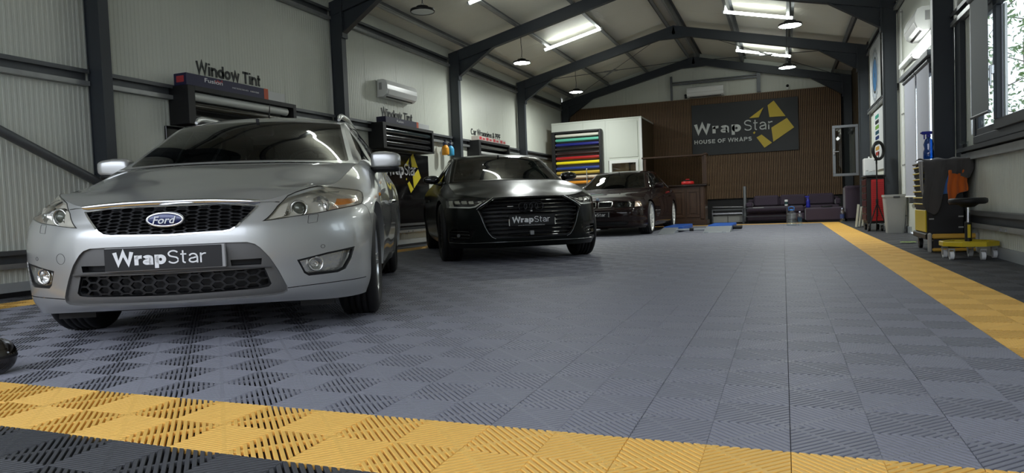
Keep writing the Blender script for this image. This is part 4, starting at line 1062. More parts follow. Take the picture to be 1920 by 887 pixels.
w_ = fv(S, circ(.516, .462, .026, 20)); band(S, w_, inset(w_, .0016), .0008, 'tow_cover_seam', GAPM, root, (1,), .001, .01)
# wheels
rimm = mat('polished_alloy', (.66, .67, .67), .22, .7)
for x in (.97, 3.82):
    for sd in (1, -1): wheel(root, x, sd*.795, .326, .225, .232, 'five', rimm, steer=(0.0 if x < 2 else 0))
# mirrors
for sd in (1, -1):
    mr = bpy.data.objects.new('door_mirror', None); COL.objects.link(mr); mr.parent = root
    def shp(q): q.x += .10*abs(q.y)*.4; q.z *= 1-.25*max(0, q.y*sd)/.11; return q
    b = MB(); blob(b, (1.80, sd*.945, 1.012), (.072, .110, .066), .42, 12, fn=shp); b.build('mirror_cap', silver, mr)
    b = MB(); blob(b, (1.81, sd*.935, .950), (.080, .112, .024), .6, 10); b.box(1.78, 1.86, sd*.80, sd*.88, .925, .965, c=.012); b.build('mirror_base', M['blackpl'], mr)
    b = MB(); blob(b, (1.885, sd*.950, 1.005), (.010, .090, .050), .5, 8); b.build('mirror_glass', M['chrome'], mr)
    # roof rail
    b = MB(); P = [(2.36, .555, 1.395), (2.42, .556, 1.425), (2.52, .557, 1.445), (2.9, .56, 1.472), (3.6, .55, 1.474), (4.1, .54, 1.450), (4.28, .535, 1.405)]
    b.tube([(a, sd*y, z) for a, y, z in P], [.012, .020, .024, .024, .024, .022, .012], 10); b.build('roof_rail', silver, root)
    b = MB(); b.box(2.28, 2.50, sd*2.35-.028, sd*2.35+.028, 0, 0) if False else None
    b = MB(); b.tube([(2.37, sd*.95, .70), (2.30, sd*.978, .715), (2.18, sd*.98, .718), (2.08, sd*.95, .71)], .014, 8); b.build('door_handle', M['chrome'], root)
    b = MB(); blob(b, (1.13, sd*.929, .745), (.030, .008, .012), .7, 8); b.build('side_indicator', amber, root)
b = MB(); b.lathe([(.022, 0), (.016, .012), (.006, .03)], c=(2.46, .015, 1.418), n=14); b.cyl((2.46, .015, 1.44), (2.52, .015, 1.56), .006, .002, n=8); b.build('antenna', M['blackpl'], root)
cabin(root, 1.72, 1.0, .66, 2.62, 1.4, -1, mirror_at=(2.02, 1.275))
MB().box(.16, .62, -.42, .42, .19, .23, c=.01).box(.62, 1.4, -.48, .48, .18, .30).build('splash_guard', M['black'], root)
for sd in (1, -1): MB().box(.42, .46, sd*.52, sd*.70, .135, .20).build('air_deflector', M['black'], root)
# ================================================================== BLACK LUXURY SALOON
def AUDI_SKIRT():
    C = [
     [(.085, 0, .185), (.020, 0, .245), (.000, 0, .38), (.000, 0, .52), (.022, 0, .64), (.050, 0, .70), (.088, 0, .748)],
     [(.090, .25, .185), (.026, .25, .245), (.006, .25, .38), (.006, .25, .52), (.028, .25, .64), (.056, .25, .70), (.094, .25, .747)],
     [(.120, .42, .184), (.060, .44, .245), (.040, .445, .38), (.040, .445, .52), (.058, .44, .635), (.088, .432, .695), (.135, .42, .744)],
     [(.205, .58, .183), (.145, .60, .245), (.125, .605, .38), (.123, .605, .52), (.138, .60, .635), (.170, .585, .700), (.235, .555, .757)],
     [(.350, .74, .182), (.295, .76, .247), (.277, .765, .38), (.275, .766, .52), (.288, .760, .640), (.315, .742, .715), (.390, .685, .785)],
     [(.565, .85, .182), (.545, .872, .25), (.538, .879, .38), (.538, .882, .52), (.546, .876, .645), (.575, .858, .740), (.650, .775, .815)],
     [(.755, .89, .182), (.750, .915, .25), (.750, .926, .38), (.750, .931, .52), (.752, .926, .655), (.765, .900, .765), (.830, .790, .858)],
     [(1.05, .915, .182), (1.05, .942, .26), (1.05, .955, .40), (1.05, .962, .53), (1.05, .957, .67), (1.05, .930, .80), (1.10, .795, .905)],
     [(1.60, .900, .185), (1.60, .930, .27), (1.60, .950, .41), (1.60, .961, .55), (1.60, .957, .69), (1.60, .930, .84), (1.62, .775, .975)],
     [(2.40, .89, .19), (2.40, .925, .27), (2.40, .950, .42), (2.40, .963, .56), (2.40, .958, .70), (2.40, .930, .86), (2.40, .860, .985)],
     [(3.30, .89, .19), (3.30, .925, .27), (3.30, .952, .42), (3.30, .965, .56), (3.30, .96, .71), (3.30, .93, .88), (3.30, .865, 1.00)],
     [(3.99, .91, .20), (3.99, .945, .28), (3.99, .962, .43), (3.99, .97, .57), (3.99, .965, .72), (3.99, .93, .89), (3.99, .855, 1.01)],
     [(4.70, .85, .22), (4.70, .88, .30), (4.70, .90, .44), (4.70, .91, .58), (4.70, .905, .73), (4.70, .88, .90), (4.70, .80, 1.01)],
     [(5.03, .64, .25), (5.05, .66, .33), (5.07, .68, .46), (5.08, .68, .59), (5.07, .68, .73), (5.04, .67, .89), (5.00, .64, .99)],
     [(5.10, 0, .27), (5.13, 0, .35), (5.15, 0, .47), (5.16, 0, .60), (5.15, 0, .73), (5.12, 0, .89), (5.07, 0, .99)],
    ]
    return [[C[c][r] for c in range(len(C))] for r in range(7)]
def BMW_SKIRT():
    C = [
     [(.080, 0, .150), (.025, 0, .185), (.008, 0, .30), (.000, 0, .42), (.010, 0, .500), (.045, 0, .56), (.085, 0, .690)],
     [(.085, .25, .150), (.030, .25, .185), (.012, .25, .30), (.005, .25, .42), (.015, .25, .500), (.050, .25, .56), (.090, .25, .688)],
     [(.105, .47, .150), (.050, .47, .185), (.032, .475, .30), (.025, .48, .42), (.035, .475, .500), (.070, .47, .56), (.115, .46, .680)],
     [(.150, .63, .150), (.095, .64, .185), (.077, .645, .30), (.070, .65, .42), (.080, .645, .500), (.115, .64, .56), (.165, .62, .672)],
     [(.260, .76, .150), (.210, .78, .185), (.192, .785, .30), (.185, .79, .42), (.195, .785, .500), (.225, .775, .57), (.285, .73, .676)],
     [(.450, .84, .150), (.420, .865, .19), (.412, .872, .30), (.410, .877, .42), (.415, .873, .500), (.430, .862, .58), (.490, .785, .700)],
     [(.640, .86, .150), (.630, .885, .19), (.630, .895, .30), (.630, .900, .42), (.630, .897, .510), (.640, .885, .61), (.700, .790, .735)],
     [(.860, .88, .150), (.860, .905, .20), (.860, .915, .31), (.860, .918, .43), (.860, .915, .53), (.860, .895, .66), (.920, .785, .800)],
     [(1.45, .87, .155), (1.45, .895, .20), (1.45, .915, .32), (1.45, .922, .44), (1.45, .918, .56), (1.45, .895, .73), (1.47, .755, .915)],
     [(2.30, .86, .155), (2.30, .89, .20), (2.30, .915, .33), (2.30, .925, .45), (2.30, .920, .58), (2.30, .895, .78), (2.30, .815, .940)],
     [(3.15, .86, .155), (3.15, .89, .21), (3.15, .915, .34), (3.15, .925, .46), (3.15, .92, .59), (3.15, .895, .80), (3.15, .815, .955)],
     [(3.77, .88, .16), (3.77, .905, .22), (3.77, .92, .35), (3.77, .925, .47), (3.77, .92, .60), (3.77, .89, .80), (3.77, .79, .955)],
     [(4.50, .82, .18), (4.50, .85, .24), (4.50, .87, .36), (4.50, .88, .48), (4.50, .875, .61), (4.50, .85, .79), (4.50, .76, .93)],
     [(4.88, .70, .20), (4.90, .72, .26), (4.92, .74, .38), (4.93, .74, .50), (4.92, .74, .62), (4.89, .73, .77), (4.85, .70, .90)],
     [(4.94, 0, .20), (4.96, 0, .26), (4.98, 0, .38), (4.98, 0, .50), (4.97, 0, .62), (4.94, 0, .77), (4.90, 0, .90)],
    ]
    return [[C[c][r] for c in range(len(C))] for r in range(7)]
AUDI_POSE = (-2.58997, 7.12053, -1.01705)
satin = mat('satin_black_paint', (.0080, .0098, .0092), .25, .0, .17)
root = thing('luxury_saloon', 'satin black saloon with large frameless-looking grille between the other two cars', 'car', (AUDI_POSE[0], AUDI_POSE[1], 0), AUDI_POSE[2]+math.pi)
root['label'] = 'satin black saloon with four ring badge between the silver and burgundy cars'
S = Surf(AUDI_SKIRT())
HLP = [(.462, .733), (.60, .747), (.72, .756), (.85, .757), (.884, .742), (.886, .652), (.83, .643), (.66, .633), (.605, .638), (.575, .657), (.50, .705)]
GRP = [(0, .732), (.395, .730), (.49, .672), (.578, .612), (.556, .556), (.517, .43), (.483, .365), (.446, .317), (.40, .298), (0, .285)]
VNP = [(.60, .405), (.845, .410), (.872, .37), (.872, .262), (.74, .268), (.66, .300)]
stations = [(1.46, .992, 1.63, .752, .978), (1.85, 1.19, 2.02, .675, 1.175), (2.22, 1.355, 2.38, .600, 1.350), (2.45, 1.400, 2.62, .585, 1.385), (3.1, 1.425, 3.1, .585, 1.405), (3.8, 1.385, 3.8, .565, 1.365), (4.3, 1.24, 4.28, .58, 1.22), (4.72, 1.06, 4.65, .66, 1.03)]
belt = [(1.62, .775, .972), (2.02, .838, .98), (2.40, .860, .984), (2.7, .862, .99), (3.10, .864, .999), (3.8, .858, 1.008), (4.3, .83, 1.01), (4.66, .79, 1.01)]
side_win = [[(1.80, 1.005), (2.0, 1.10), (2.25, 1.225), (2.55, 1.325), (2.72, 1.335), (2.75, 1.02), (2.2, 1.005)], [(2.80, 1.02), (2.77, 1.338), (3.2, 1.365), (3.55, 1.345), (3.95, 1.22), (4.1, 1.06), (3.6, 1.03)]]
sk, HS, RS, SS = car_shell(root, S, satin, [(.985, .358, .392), (3.99, .358, .392)],
    {'hl': (HLP, FVX), 'gr': (GRP, FVX), 'vn': (VNP, FVX)},
    [([(.59, .44), (.70, .44), (.86, .452)], FVX, .004), ([(1.62, .26), (1.58, .55), (1.60, .85), (1.72, .955)], SVX, .005), ([(2.74, .26), (2.77, .6), (2.78, .975)], SVX, .005), ([(3.68, .75), (3.75, .975)], SVX, .005), ([(1.6, .27), (2.7, .265), (3.5, .27)], SVX, .005), ([(.59, .66), (.70, .60)], SVX, .004)],
    [(.45, 0, .84), (.45, .3, .832), (.45, .48, .812), (.9, 0, .915), (.9, .35, .908), (.9, .60, .898), (1.25, 0, .962), (1.25, .4, .957), (1.25, .65, .950), (.25, 0, .795), (.25, .3, .789), (.62, .58, .828)],
    [(1.58, .66, .982), (1.53, .45, .988), (1.50, .22, .991), (1.49, 0, .992)], 8, stations, belt, (.03, 2, .955, .955), side_win, under=(1.5, 4.9, .80, .20))
gl = M['blackgl']; dchr = mat('dark_chrome', (.28, .29, .30), .15, 1.)
recess(sk, 'gr', .06, 'grille_shell', M['black'], root, ((1, -1),))
band(S, sk.polys['gr'], inset(sk.polys['gr'], .018), .006, 'grille_frame', gl, root, ((1, -1),), .02)
# bright line along the upper grille corner
for sd in (1, -1):
    q = dens(fv(S, [(.405, .738), (.492, .682), (.590, .618)]), .03, False); P = S.ev([a for a, c in q], [c for a, c in q])+S.nrm([a for a, c in q], [c for a, c in q])*.008; P[:, 1] *= sd
    MB().tube(P.tolist(), .0055, 6).build('grille_accent', M['chrome'], root)
    q = dens(fv(S, [(.578, .605), (.552, .545), (.515, .43), (.478, .355), (.44, .308), (.40, .291)]), .03, False); P = S.ev([a for a, c in q], [c for a, c in q])+S.nrm([a for a, c in q], [c for a, c in q])*.008; P[:, 1] *= sd
    MB().tube(P.tolist(), .004, 6).build('grille_edge', dchr, root)
def halfw(poly, z):
    xs = []
    for i in range(len(poly)-1):
        (a, b), (c, d) = poly[i], poly[i+1]
        if (b-z)*(d-z) <= 0 and abs(b-d) > 1e-6: xs.append(a+(c-a)*(z-b)/(d-b))
    return max(xs)
for zb in (.698, .655, .612, .566, .520, .474, .428, .382, .338, .312):
    hw = halfw(GRP, zb)-.02
    ys = [(y, zb) for y in np.linspace(0, hw, 8)]; q = fv(S, ys); A = S.ev([a for a, c in q], [c for a, c in q])
    A = np.concatenate([A[::-1]*np.array([1, -1, 1]), A[1:]])+np.array([.012, 0, 0])
    b = MB(); b.grid([(A+np.array([.03, 0, .010])).tolist(), (A+np.array([0, 0, .008])).tolist(), (A+np.array([-.004, 0, .002])).tolist(), (A+np.array([0, 0, -.006])).tolist(), (A+np.array([.03, 0, -.008])).tolist()], smooth=False)
    b.build('grille_bar', gl, root)
# ring badge
for k in range(4):
    yc = (k-1.5)*.062; c = Vector((-.016+.03, yc, .634)); b = MB()
    b.tube([c+Vector((0, .046*math.cos(a), .046*math.sin(a))) for a in np.linspace(0, 2*math.pi, 28, endpoint=False)], .0065, 8, closed=True); b.build('badge_ring', dchr if False else mat('black_badge', (.02, .02, .022), .2, .3), root)
MB().box(-.004, .02, -.012, .012, .575, .592, c=.004).build('front_camera', mat('camera_grey', (.5, .5, .5), .3), root)
MB().box(.0, .012, .20, .27, .636, .645, c=.002).build('model_badge', M['chrome'], root)
MB().box(-.012, .03, -.022, .022, .318, .365, c=.005).build('radar_sensor', mat('sensor_light', (.30, .31, .32), .3), root)
npl = bpy.data.objects.new('number_plate', None); COL.objects.link(npl); npl.parent = root
MB().box(-.030, -.008, -.262, .262, .418, .540, c=.004).build('plate_backing', M['blackpl'], npl)
MB().box(-.033, -.029, -.256, .256, .437, .536, c=.001).build('plate_face', mat('plate_black', (.013, .013, .014), .35), npl)
plate_word(npl, -.0335, .010, .490, .43, .062)
lettering('www.AUTOSALON-MICHAELR.de', (-.0305, .16, .421), (0, -1, 0), (0, 0, 1), .30, .013, mat('plate_letter_grey', (.5, .5, .5), .4), npl, split=False, extrude=.001, name='small_lettering')
for sd in (1, -1): MB().box(-.034, -.028, sd*.258-.004, sd*.258+.004, .425, .50).build('plate_clip', M['chrome'], npl)
darkbowl = mat('dark_lamp_bowl', (.10, .10, .10), .3, .4); led = mat('led_strip_off', (.80, .82, .80), .3, .1)
for sd in (1, -1):
    hl = bpy.data.objects.new('headlight', None); COL.objects.link(hl); hl.parent = root
    recess(sk, 'hl', .05, 'lamp_bowl', darkbowl, hl, (sd,)); sk.obj('lamp_lens', sk.region('hl'), LENSG, hl, off=.0015, side=sd)
    band(S, sk.polys['hl'], inset(sk.polys['hl'], .005), .001, 'lamp_seal', SEAL, hl, (sd,), .004)
    for y0, y1, z0, z1 in ((.83, .87, .665, .745), (.765, .815, .695, .742), (.69, .745, .695, .738), (.62, .67, .695, .732)):
        q = fv(S, [(y0, z0), (y1, z0), (y1, z1), (y0, z1)]); ik = Skin(S, .02, .02, rounded(q, .006)); ik.obj('lamp_module', ik.region(None), mat('lamp_module_grey', (.55, .55, .50), .3, .3), hl, off=-.02, side=sd)
    q = fv(S, [(.872, .652), (.66, .640), (.60, .650), (.52, .702), (.545, .702), (.612, .662), (.66, .654), (.872, .668)]); ik = Skin(S, .02, .01, q); ik.obj('running_light', ik.region(None), led, hl, off=-.012, side=sd)
    recess(sk, 'vn', .05, 'side_vent', M['black'], root, (sd,))
    for zz in (.30, .335, .37):
        q = fv(S, [(.68, zz), (.76, zz+.006), (.865, zz+.006)]); A = S.ev([a for a, c in q], [c for a, c in q])-S.nrm([a for a, c in q], [c for a, c in q])*.015; A[:, 1] *= sd
        MB().tube(A.tolist(), .006, 6).build('vent_bar', gl, root)
    q = fv(S, [(.79, .33)])[0]; P = S.ev([q[0]], [q[1]])[0]-S.nrm([q[0]], [q[1]])[0]*.005
    MB().cyl((P[0], sd*P[1], P[2]), (P[0]+.03, sd*(P[1]-.01), P[2]), .02, n=14).build('vent_sensor', dchr, root)
    q = dens(fv(S, [(0, .250), (.3, .252), (.5, .25), (.65, .246), (.78, .246), (.872, .250)]), .04, False); P = S.ev([a for a, c in q], [c for a, c in q])+S.nrm([a for a, c in q], [c for a, c in q])*.003; P[:, 1] *= sd
    MB().tube(P.tolist(), .0045, 6).build('lip_strip', dchr, root)
    # mirrors, handles
    mr = bpy.data.objects.new('door_mirror', None); COL.objects.link(mr); mr.parent = root
    b = MB(); blob(b, (1.99, sd*.970, 1.045), (.075, .108, .058), .6, 12, fn=lambda q: Vector((q.x+.12*abs(q.y)*.4, q.y, q.z*(1-.3*max(0, q.y*sd)/.11)))); b.build('mirror_cap', gl, mr)
    MB().box(1.96, 2.03, sd*.83, sd*.92, .975, 1.0, c=.01).build('mirror_foot', gl, mr)
    b = MB(); blob(b, (2.065, sd*.975, 1.045), (.010, .09, .046), .5, 8); b.build('mirror_glass', M['chrome'], mr)
    for xh in (2.55, 3.5): b = MB(); b.tube([(xh, sd*.955, .765), (xh+.05, sd*.978, .772), (xh+.19, sd*.978, .775), (xh+.24, sd*.958, .772)], .012, 8); b.build('door_handle', satin, root)
    q = SS; tt = np.linspace(q.T[0]+.02, q.T[-1]-.25, 30); P = SS.ev(tt, np.full(30, SS.V[-1]-.02))+np.array([0, .004, 0]); P[:, 1] *= sd
    MB().tube(P.tolist(), .006, 6).build('window_trim', dchr, root)
drim = mat('dark_alloy', (.05, .05, .052), .25, .8)
for x in (.985, 3.99):
    for sd in (1, -1): wheel(root, x, sd*.82, .355, .255, .262, 10, drim)
cabin(root, 1.95, 1.0, .68, 2.85, 1.4, -1, mirror_at=(2.22, 1.285))
MB().box(.14, .65, -.50, .50, .185, .23, c=.01).box(.65, 1.5, -.50, .50, .185, .30).build('splash_guard', M['black'], root)
# ================================================================== DARK BURGUNDY SALOON
BMW_POSE = (-3.34137, 12.86136, -1.570796)
burg = mat('burgundy_black_paint', (.010, .0040, .0038), .45, .0, .05, coat=.6, coat_r=.012)
root = thing('classic_saloon', 'dark burgundy saloon parked furthest back by the wooden counter', 'car', (BMW_POSE[0], BMW_POSE[1], 0), BMW_POSE[2]+math.pi)
S = Surf(BMW_SKIRT())
HLP = [(.335, .662), (.50, .662), (.694, .658), (.700, .556), (.50, .545), (.345, .540)]
INP = [(.704, .659), (.765, .664), (.79, .64), (.822, .575), (.800, .566), (.709, .557)]
KDP = [(.018, .672), (.29, .672), (.305, .655), (.30, .60), (.285, .565), (.262, .548), (.018, .548)]
LIP = [(.0, .285), (.50, .283), (.60, .270), (.56, .205), (0, .203)]
stations = [(1.33, .925, 1.48, .735, .925), (1.70, 1.11, 1.86, .640, 1.10), (2.10, 1.285, 2.25, .565, 1.280), (2.32, 1.335, 2.50, .555, 1.318), (2.9, 1.362, 2.9, .56, 1.342), (3.5, 1.33, 3.5, .545, 1.31), (3.9, 1.19, 3.88, .57, 1.17), (4.25, .985, 4.18, .66, .965)]
belt = [(1.47, .754, .914), (1.86, .80, .93), (2.25, .814, .939), (2.5, .815, .944), (2.9, .815, .951), (3.5, .80, .955), (3.9, .785, .952), (4.20, .77, .943)]
side_win = [[(1.66, .95), (1.88, 1.05), (2.12, 1.17), (2.42, 1.268), (2.56, 1.275), (2.58, .965), (2.1, .955)], [(2.63, .967), (2.61, 1.278), (3.0, 1.30), (3.36, 1.29), (3.40, .975)], [(3.45, .976), (3.42, 1.285), (3.62, 1.24), (3.86, 1.03), (3.84, .98)]]
sk, HS, RS, SS = car_shell(root, S, burg, [(.86, .335, .355), (3.77, .335, .355)],
    {'hl': (HLP, FVX), 'in': (INP, FVX), 'kd': (KDP, FVX), 'li': (LIP, FVX)},
    [([(0, .515), (.4, .514), (.7, .515), (.878, .517)], FVX, .006), ([(1.42, .22), (1.40, .55), (1.42, .82), (1.50, .90)], SVX, .005), ([(2.58, .22), (2.60, .6), (2.60, .93)], SVX, .005), ([(3.40, .62), (3.52, .93)], SVX, .005)],
    [(.45, 0, .77), (.45, .35, .765), (.45, .6, .735), (.85, 0, .842), (.85, .4, .835), (.85, .65, .812), (1.2, 0, .895), (1.2, .4, .892), (1.2, .65, .878), (.22, 0, .722), (.22, .4, .715)],
    [(1.45, .66, .921), (1.40, .45, .923), (1.37, .22, .924), (1.36, 0, .924)], 8, stations, belt, (.03, 2, .94, .94), side_win, under=(1.3, 4.7, .78, .165), step=.04, glass=glassmat('car_glass_b', (.26, .29, .27), .015, .0))
smoke = glassmat('smoked_lens', (.30, .31, .31), .03, .06)
for sd in (1, -1):
    recess(sk, 'kd', .05, 'kidney_shell', M['black'], root, (sd,)); kp = rounded(sk.polys['kd'], .03, 4); band(S, kp, inset(kp, .017), .010, 'kidney_surround', M['chrome'], root, (sd,), .02)
    for y in np.linspace(.045, .275, 9):
        q = fv(S, [(y, .56), (y, .61), (y, .663)]); A = S.ev([a for a, c in q], [c for a, c in q])+np.array([.012, 0, 0]); A[:, 1] *= sd; MB().tube(A.tolist(), .004, 5).build('kidney_bar', M['blackpl'], root)
    hl = bpy.data.objects.new('headlight', None); COL.objects.link(hl); hl.parent = root
    recess(sk, 'hl', .05, 'lamp_bowl', darkbowl, hl, (sd,)); sk.obj('lamp_lens', sk.region('hl'), smoke, hl, off=.0015, side=sd)
    band(S, sk.polys['hl'], inset(sk.polys['hl'], .006), .001, 'lamp_seal', SEAL, hl, (sd,), .004)
    for y in (.43, .60):
        q = fv(S, [(y, .603)])[0]; P = S.ev([q[0]], [q[1]])[0]; b = MB(); b.lathe([(.048, -.0), (.044, -.008), (.036, -.004), (.02, .008), (.0, .010)], c=(P[0]+.03, sd*P[1], P[2]), axis='x', n=20); b.build('lamp_reflector', lampchr, hl)
    recess(sk, 'in', .03, 'indicator_bowl', mat('indicator_bowl', (.75, .62, .52), .3, .3), hl, (sd,)); sk.obj('indicator_lens', sk.region('in'), LENSG, hl, off=.0015, side=sd)
    mr = bpy.data.objects.new('door_mirror', None); COL.objects.link(mr); mr.parent = root
    b = MB(); blob(b, (1.72, sd*.93, .985), (.065, .095, .055), .6, 10); b.box(1.70, 1.76, sd*.80, sd*.86, .935, .965, c=.01); b.build('mirror_cap', burg, mr)
    b = MB(); blob(b, (1.785, sd*.935, .985), (.008, .08, .043), .5, 8); b.build('mirror_glass', M['chrome'], mr)
    for xh in (2.38, 3.2): b = MB(); b.tube([(xh, sd*.905, .765), (xh+.04, sd*.925, .772), (xh+.16, sd*.925, .775), (xh+.20, sd*.905, .772)], .011, 8); b.build('door_handle', burg, root)
    # bright trim around the side windows
    P = [(1.62, .955), (1.86, 1.065), (2.12, 1.19), (2.42, 1.285), (2.65, 1.298), (3.0, 1.315), (3.38, 1.303), (3.64, 1.255), (3.92, 1.03), (3.90, .968), (3.4, .966), (2.6, .957), (2.1, .947)]
    q = fv(SS, P, SVX); A = SS.ev([a for a, c in q], [c for a, c in q])+np.array([0, .004, 0]); A[:, 1] *= sd; MB().tube(A.tolist(), .0065, 6, closed=True).build('window_trim', M['chrome'], root)
    q = dens(fv(S, [(0, .498), (.4, .498), (.7, .499), (.86, .502)]), .05, False); A = S.ev([a for a, c in q], [c for a, c in q])+S.nrm([a for a, c in q], [c for a, c in q])*.004; A[:, 1] *= sd; MB().tube(A.tolist(), .008, 6).build('bumper_strip', burg, root)
    q = dens(fv(S, [(0, .300), (.4, .299), (.72, .294)]), .05, False); A = S.ev([a for a, c in q], [c for a, c in q])+S.nrm([a for a, c in q], [c for a, c in q])*.002; A[:, 1] *= sd; MB().tube(A.tolist(), .006, 6).build('intake_strip', burg, root)
recess(sk, 'li', .05, 'lower_intake', M['black'], root, ((1, -1),))
b = MB(); b.lathe([(0, -.004), (.034, -.004), (.036, 0), (.036, .012)], c=(.10, 0, .712), axis='x', n=20)
b.build('round_badge', mat('round_badge', (.30, .36, .45), .3, .5), root)
npl = bpy.data.objects.new('number_plate', None); COL.objects.link(npl); npl.parent = root
MB().box(-.028, -.004, -.262, .262, .365, .475, c=.004).build('plate_backing', M['blackpl'], npl); MB().box(-.031, -.027, -.256, .256, .370, .470, c=.001).build('plate_face', mat('plate_black', (.013, .013, .014), .35), npl)
MB().box(-.033, -.030, -.243, -.236, .375, .465).build('plate_edge_strip', mat('plate_letter_grey', (.5, .5, .5), .4), npl)
plate_word(npl, -.0315, .025, .42, .415, .058)
lrim = mat('bright_alloy', (.80, .80, .77), .35, .35)
for x in (.86, 3.77):
    for sd in (1, -1): wheel(root, x, sd*.795, .328, .235, .268, 15, lrim)
cabin(root, 1.78, .95, .64, 2.65, 1.36, -1, zcushion=.56, mirror_at=(2.10, 1.225))
MB().box(.12, .5, -.60, .60, .155, .20, c=.01).box(.5, 1.3, -.48, .48, .16, .27).build('splash_guard', M['black'], root)
# ================================================================== LEFT WALL FITTINGS
def ac_unit(loc, rz, wd, label):
    t = thing('air_conditioner', label, 'air conditioner', loc, rz)
    prof = [(0, 0), (.02, .295), (.13, .295), (.185, .270), (.210, .20), (.212, .12), (.185, .045), (.12, .0)]
    b = MB(); b.prism(prof, lambda a, c, d: (d, -a, c), -wd/2, wd/2); b.build('casing', M['whitepl'], t)
    b = MB(); b.prism([(.2135, .115), (.187, .043), (.150, .018), (.154, .012), (.192, .040), (.2175, .115)], lambda a, c, d: (d, -a, c), -wd/2+.05, wd/2-.05); b.build('flap', M['whitepl'], t)
    b = MB(); b.prism([(.150, .014), (.125, .0), (.125, -.003), (.152, .010)], lambda a, c, d: (d, -a, c), -wd/2+.07, wd/2-.07); b.build('outlet', M['black'], t)
    b = MB(); b.prism([(.2125, .124), (.2145, .124), (.2145, .129), (.2125, .129)], lambda a, c, d: (d, -a, c), -wd/2+.004, wd/2-.004); b.build('seam', M['greyp'], t)
    for e in (-1, 1): MB().box(e*wd/2-.0015, e*wd/2+.0015, -.10, -.045, .12, .24).build('label_sticker', mat('sticker_grey', (.35, .35, .35), .5), t)
    return t
ac_unit((XL+.005, 10.62, 2.60), math.pi/2, 1.02, 'white air conditioner on the left wall above the second rack')
ac_unit((XR-.005, 10.45, 2.66), -math.pi/2, .84, 'white air conditioner high on the right wall')
ac_unit((-2.02, 20.70, 3.62), 0, 1.02, 'white air conditioner above the wooden slats on the back wall')
def wall_words(s, y0, z0, wd, ht, label, bold=.02):
    t = thing('wall_lettering', label, 'lettering', (XL+.003, y0, z0))
    letters(s, (0, 0, 0), (0, 1, 0), (0, 0, 1), wd, ht, mat('letter_black', (.012, .014, .014), .5), t, .19, .006)
wall_words('Window Tint', 6.22, 2.352, 1.07, .150, 'large black Window Tint letters on the wall above the silver car')
wall_words('Window Tint', 10.22, 2.285, 1.06, .150, 'smaller looking black Window Tint letters under the air conditioner')
wall_words('Car Wrapping & PPF', 13.86, 2.285, 1.70, .140, 'black Car Wrapping & PPF letters on the wall')
ROLLM = {}
def roll(name, p0, p1, r, col, label, group, rough=.25, coat=.6, core=True, metal=0.):
    p0 = Vector(p0); p1 = Vector(p1); t = thing(name, label, 'roll', tuple(p0), 0, group); d = p1-p0; key = 'vinyl_%02x%02x%02x' % tuple(int(c*255) for c in col)
    MB().cyl(d*.0, d, r, n=20).build('film', mat(key, col, rough, metal, coat=coat), t)
    dn = d.normalized(); MB().cyl(-dn*.02, d+dn*.02, r*.55, n=14).build('core', mat('roll_core', (.45, .42, .36), .6), t)
    return t
def rack(y0, y1, which):
    x0, x1, z0, z1 = XL+.005, -6.10, 1.70, 2.13
    t = thing('film_rack', 'black open film rack on the left wall %s' % which, 'rack', (0, 0, 0), group='black film racks')
    bm_ = M['black']
    MB().box(x0, x1, y0, y0+.10, z0, z1, c=.003).build('side_panel', bm_, t); MB().box(x0, x1, y1-.06, y1, z0, z1, c=.003).build('side_panel', bm_, t)
    MB().box(x0, x1, y0+.10, y1-.06, z1-.05, z1).build('top_panel', bm_, t); MB().box(x0, x1, y0+.10, y1-.06, z0, z0+.025).build('bottom_panel', bm_, t); MB().box(x0, x0+.012, y0+.10, y1-.06, z0+.025, z1-.05).build('back_panel', bm_, t)
    return t
rack(5.80, 7.62, 'behind the silver car roof'); rack(9.78, 11.54, 'under the second Window Tint lettering'); rack(13.62, 15.42, 'under the Car Wrapping lettering')
G = 'film rolls in the wall racks'
roll('film_roll', (-6.185, 5.91, 2.025), (-6.185, 7.50, 2.025), .052, (.62, .64, .60), 'thick pale silver film roll in the rack behind the silver car', G)
roll('film_roll', (-6.17, 5.91, 1.915), (-6.17, 7.54, 1.915), .036, (.050, .045, .036), 'dark brown film roll under the pale one behind the silver car', G, .12)
roll('film_roll', (-6.22, 5.91, 1.80), (-6.22, 7.50, 1.80), .040, (.03, .03, .03), 'black film roll lowest in the rack behind the silver car', G, .12)
roll('film_roll', (-6.17, 9.89, 2.015), (-6.17, 11.46, 2.015), .045, (.035, .050, .055), 'smoky dark green film roll top in the second rack', G, .10)
roll('film_roll', (-6.17, 9.89, 1.905), (-6.17, 11.46, 1.905), .042, (.03, .03, .032), 'black film roll in the middle of the second rack', G, .10)
roll('film_roll', (-6.17, 9.89, 1.80), (-6.17, 11.46, 1.80), .042, (.026, .026, .028), 'black film roll lowest in the second rack', G, .10)
roll('film_roll', (-6.17, 13.73, 2.01), (-6.17, 15.34, 2.01), .042, (.03, .03, .03), 'black film roll top in the third rack', G, .12)
roll('film_roll', (-6.17, 13.73, 1.86), (-6.17, 15.34, 1.86), .042, (.45, .45, .44), 'pale film roll lower in the third rack', G, .2)
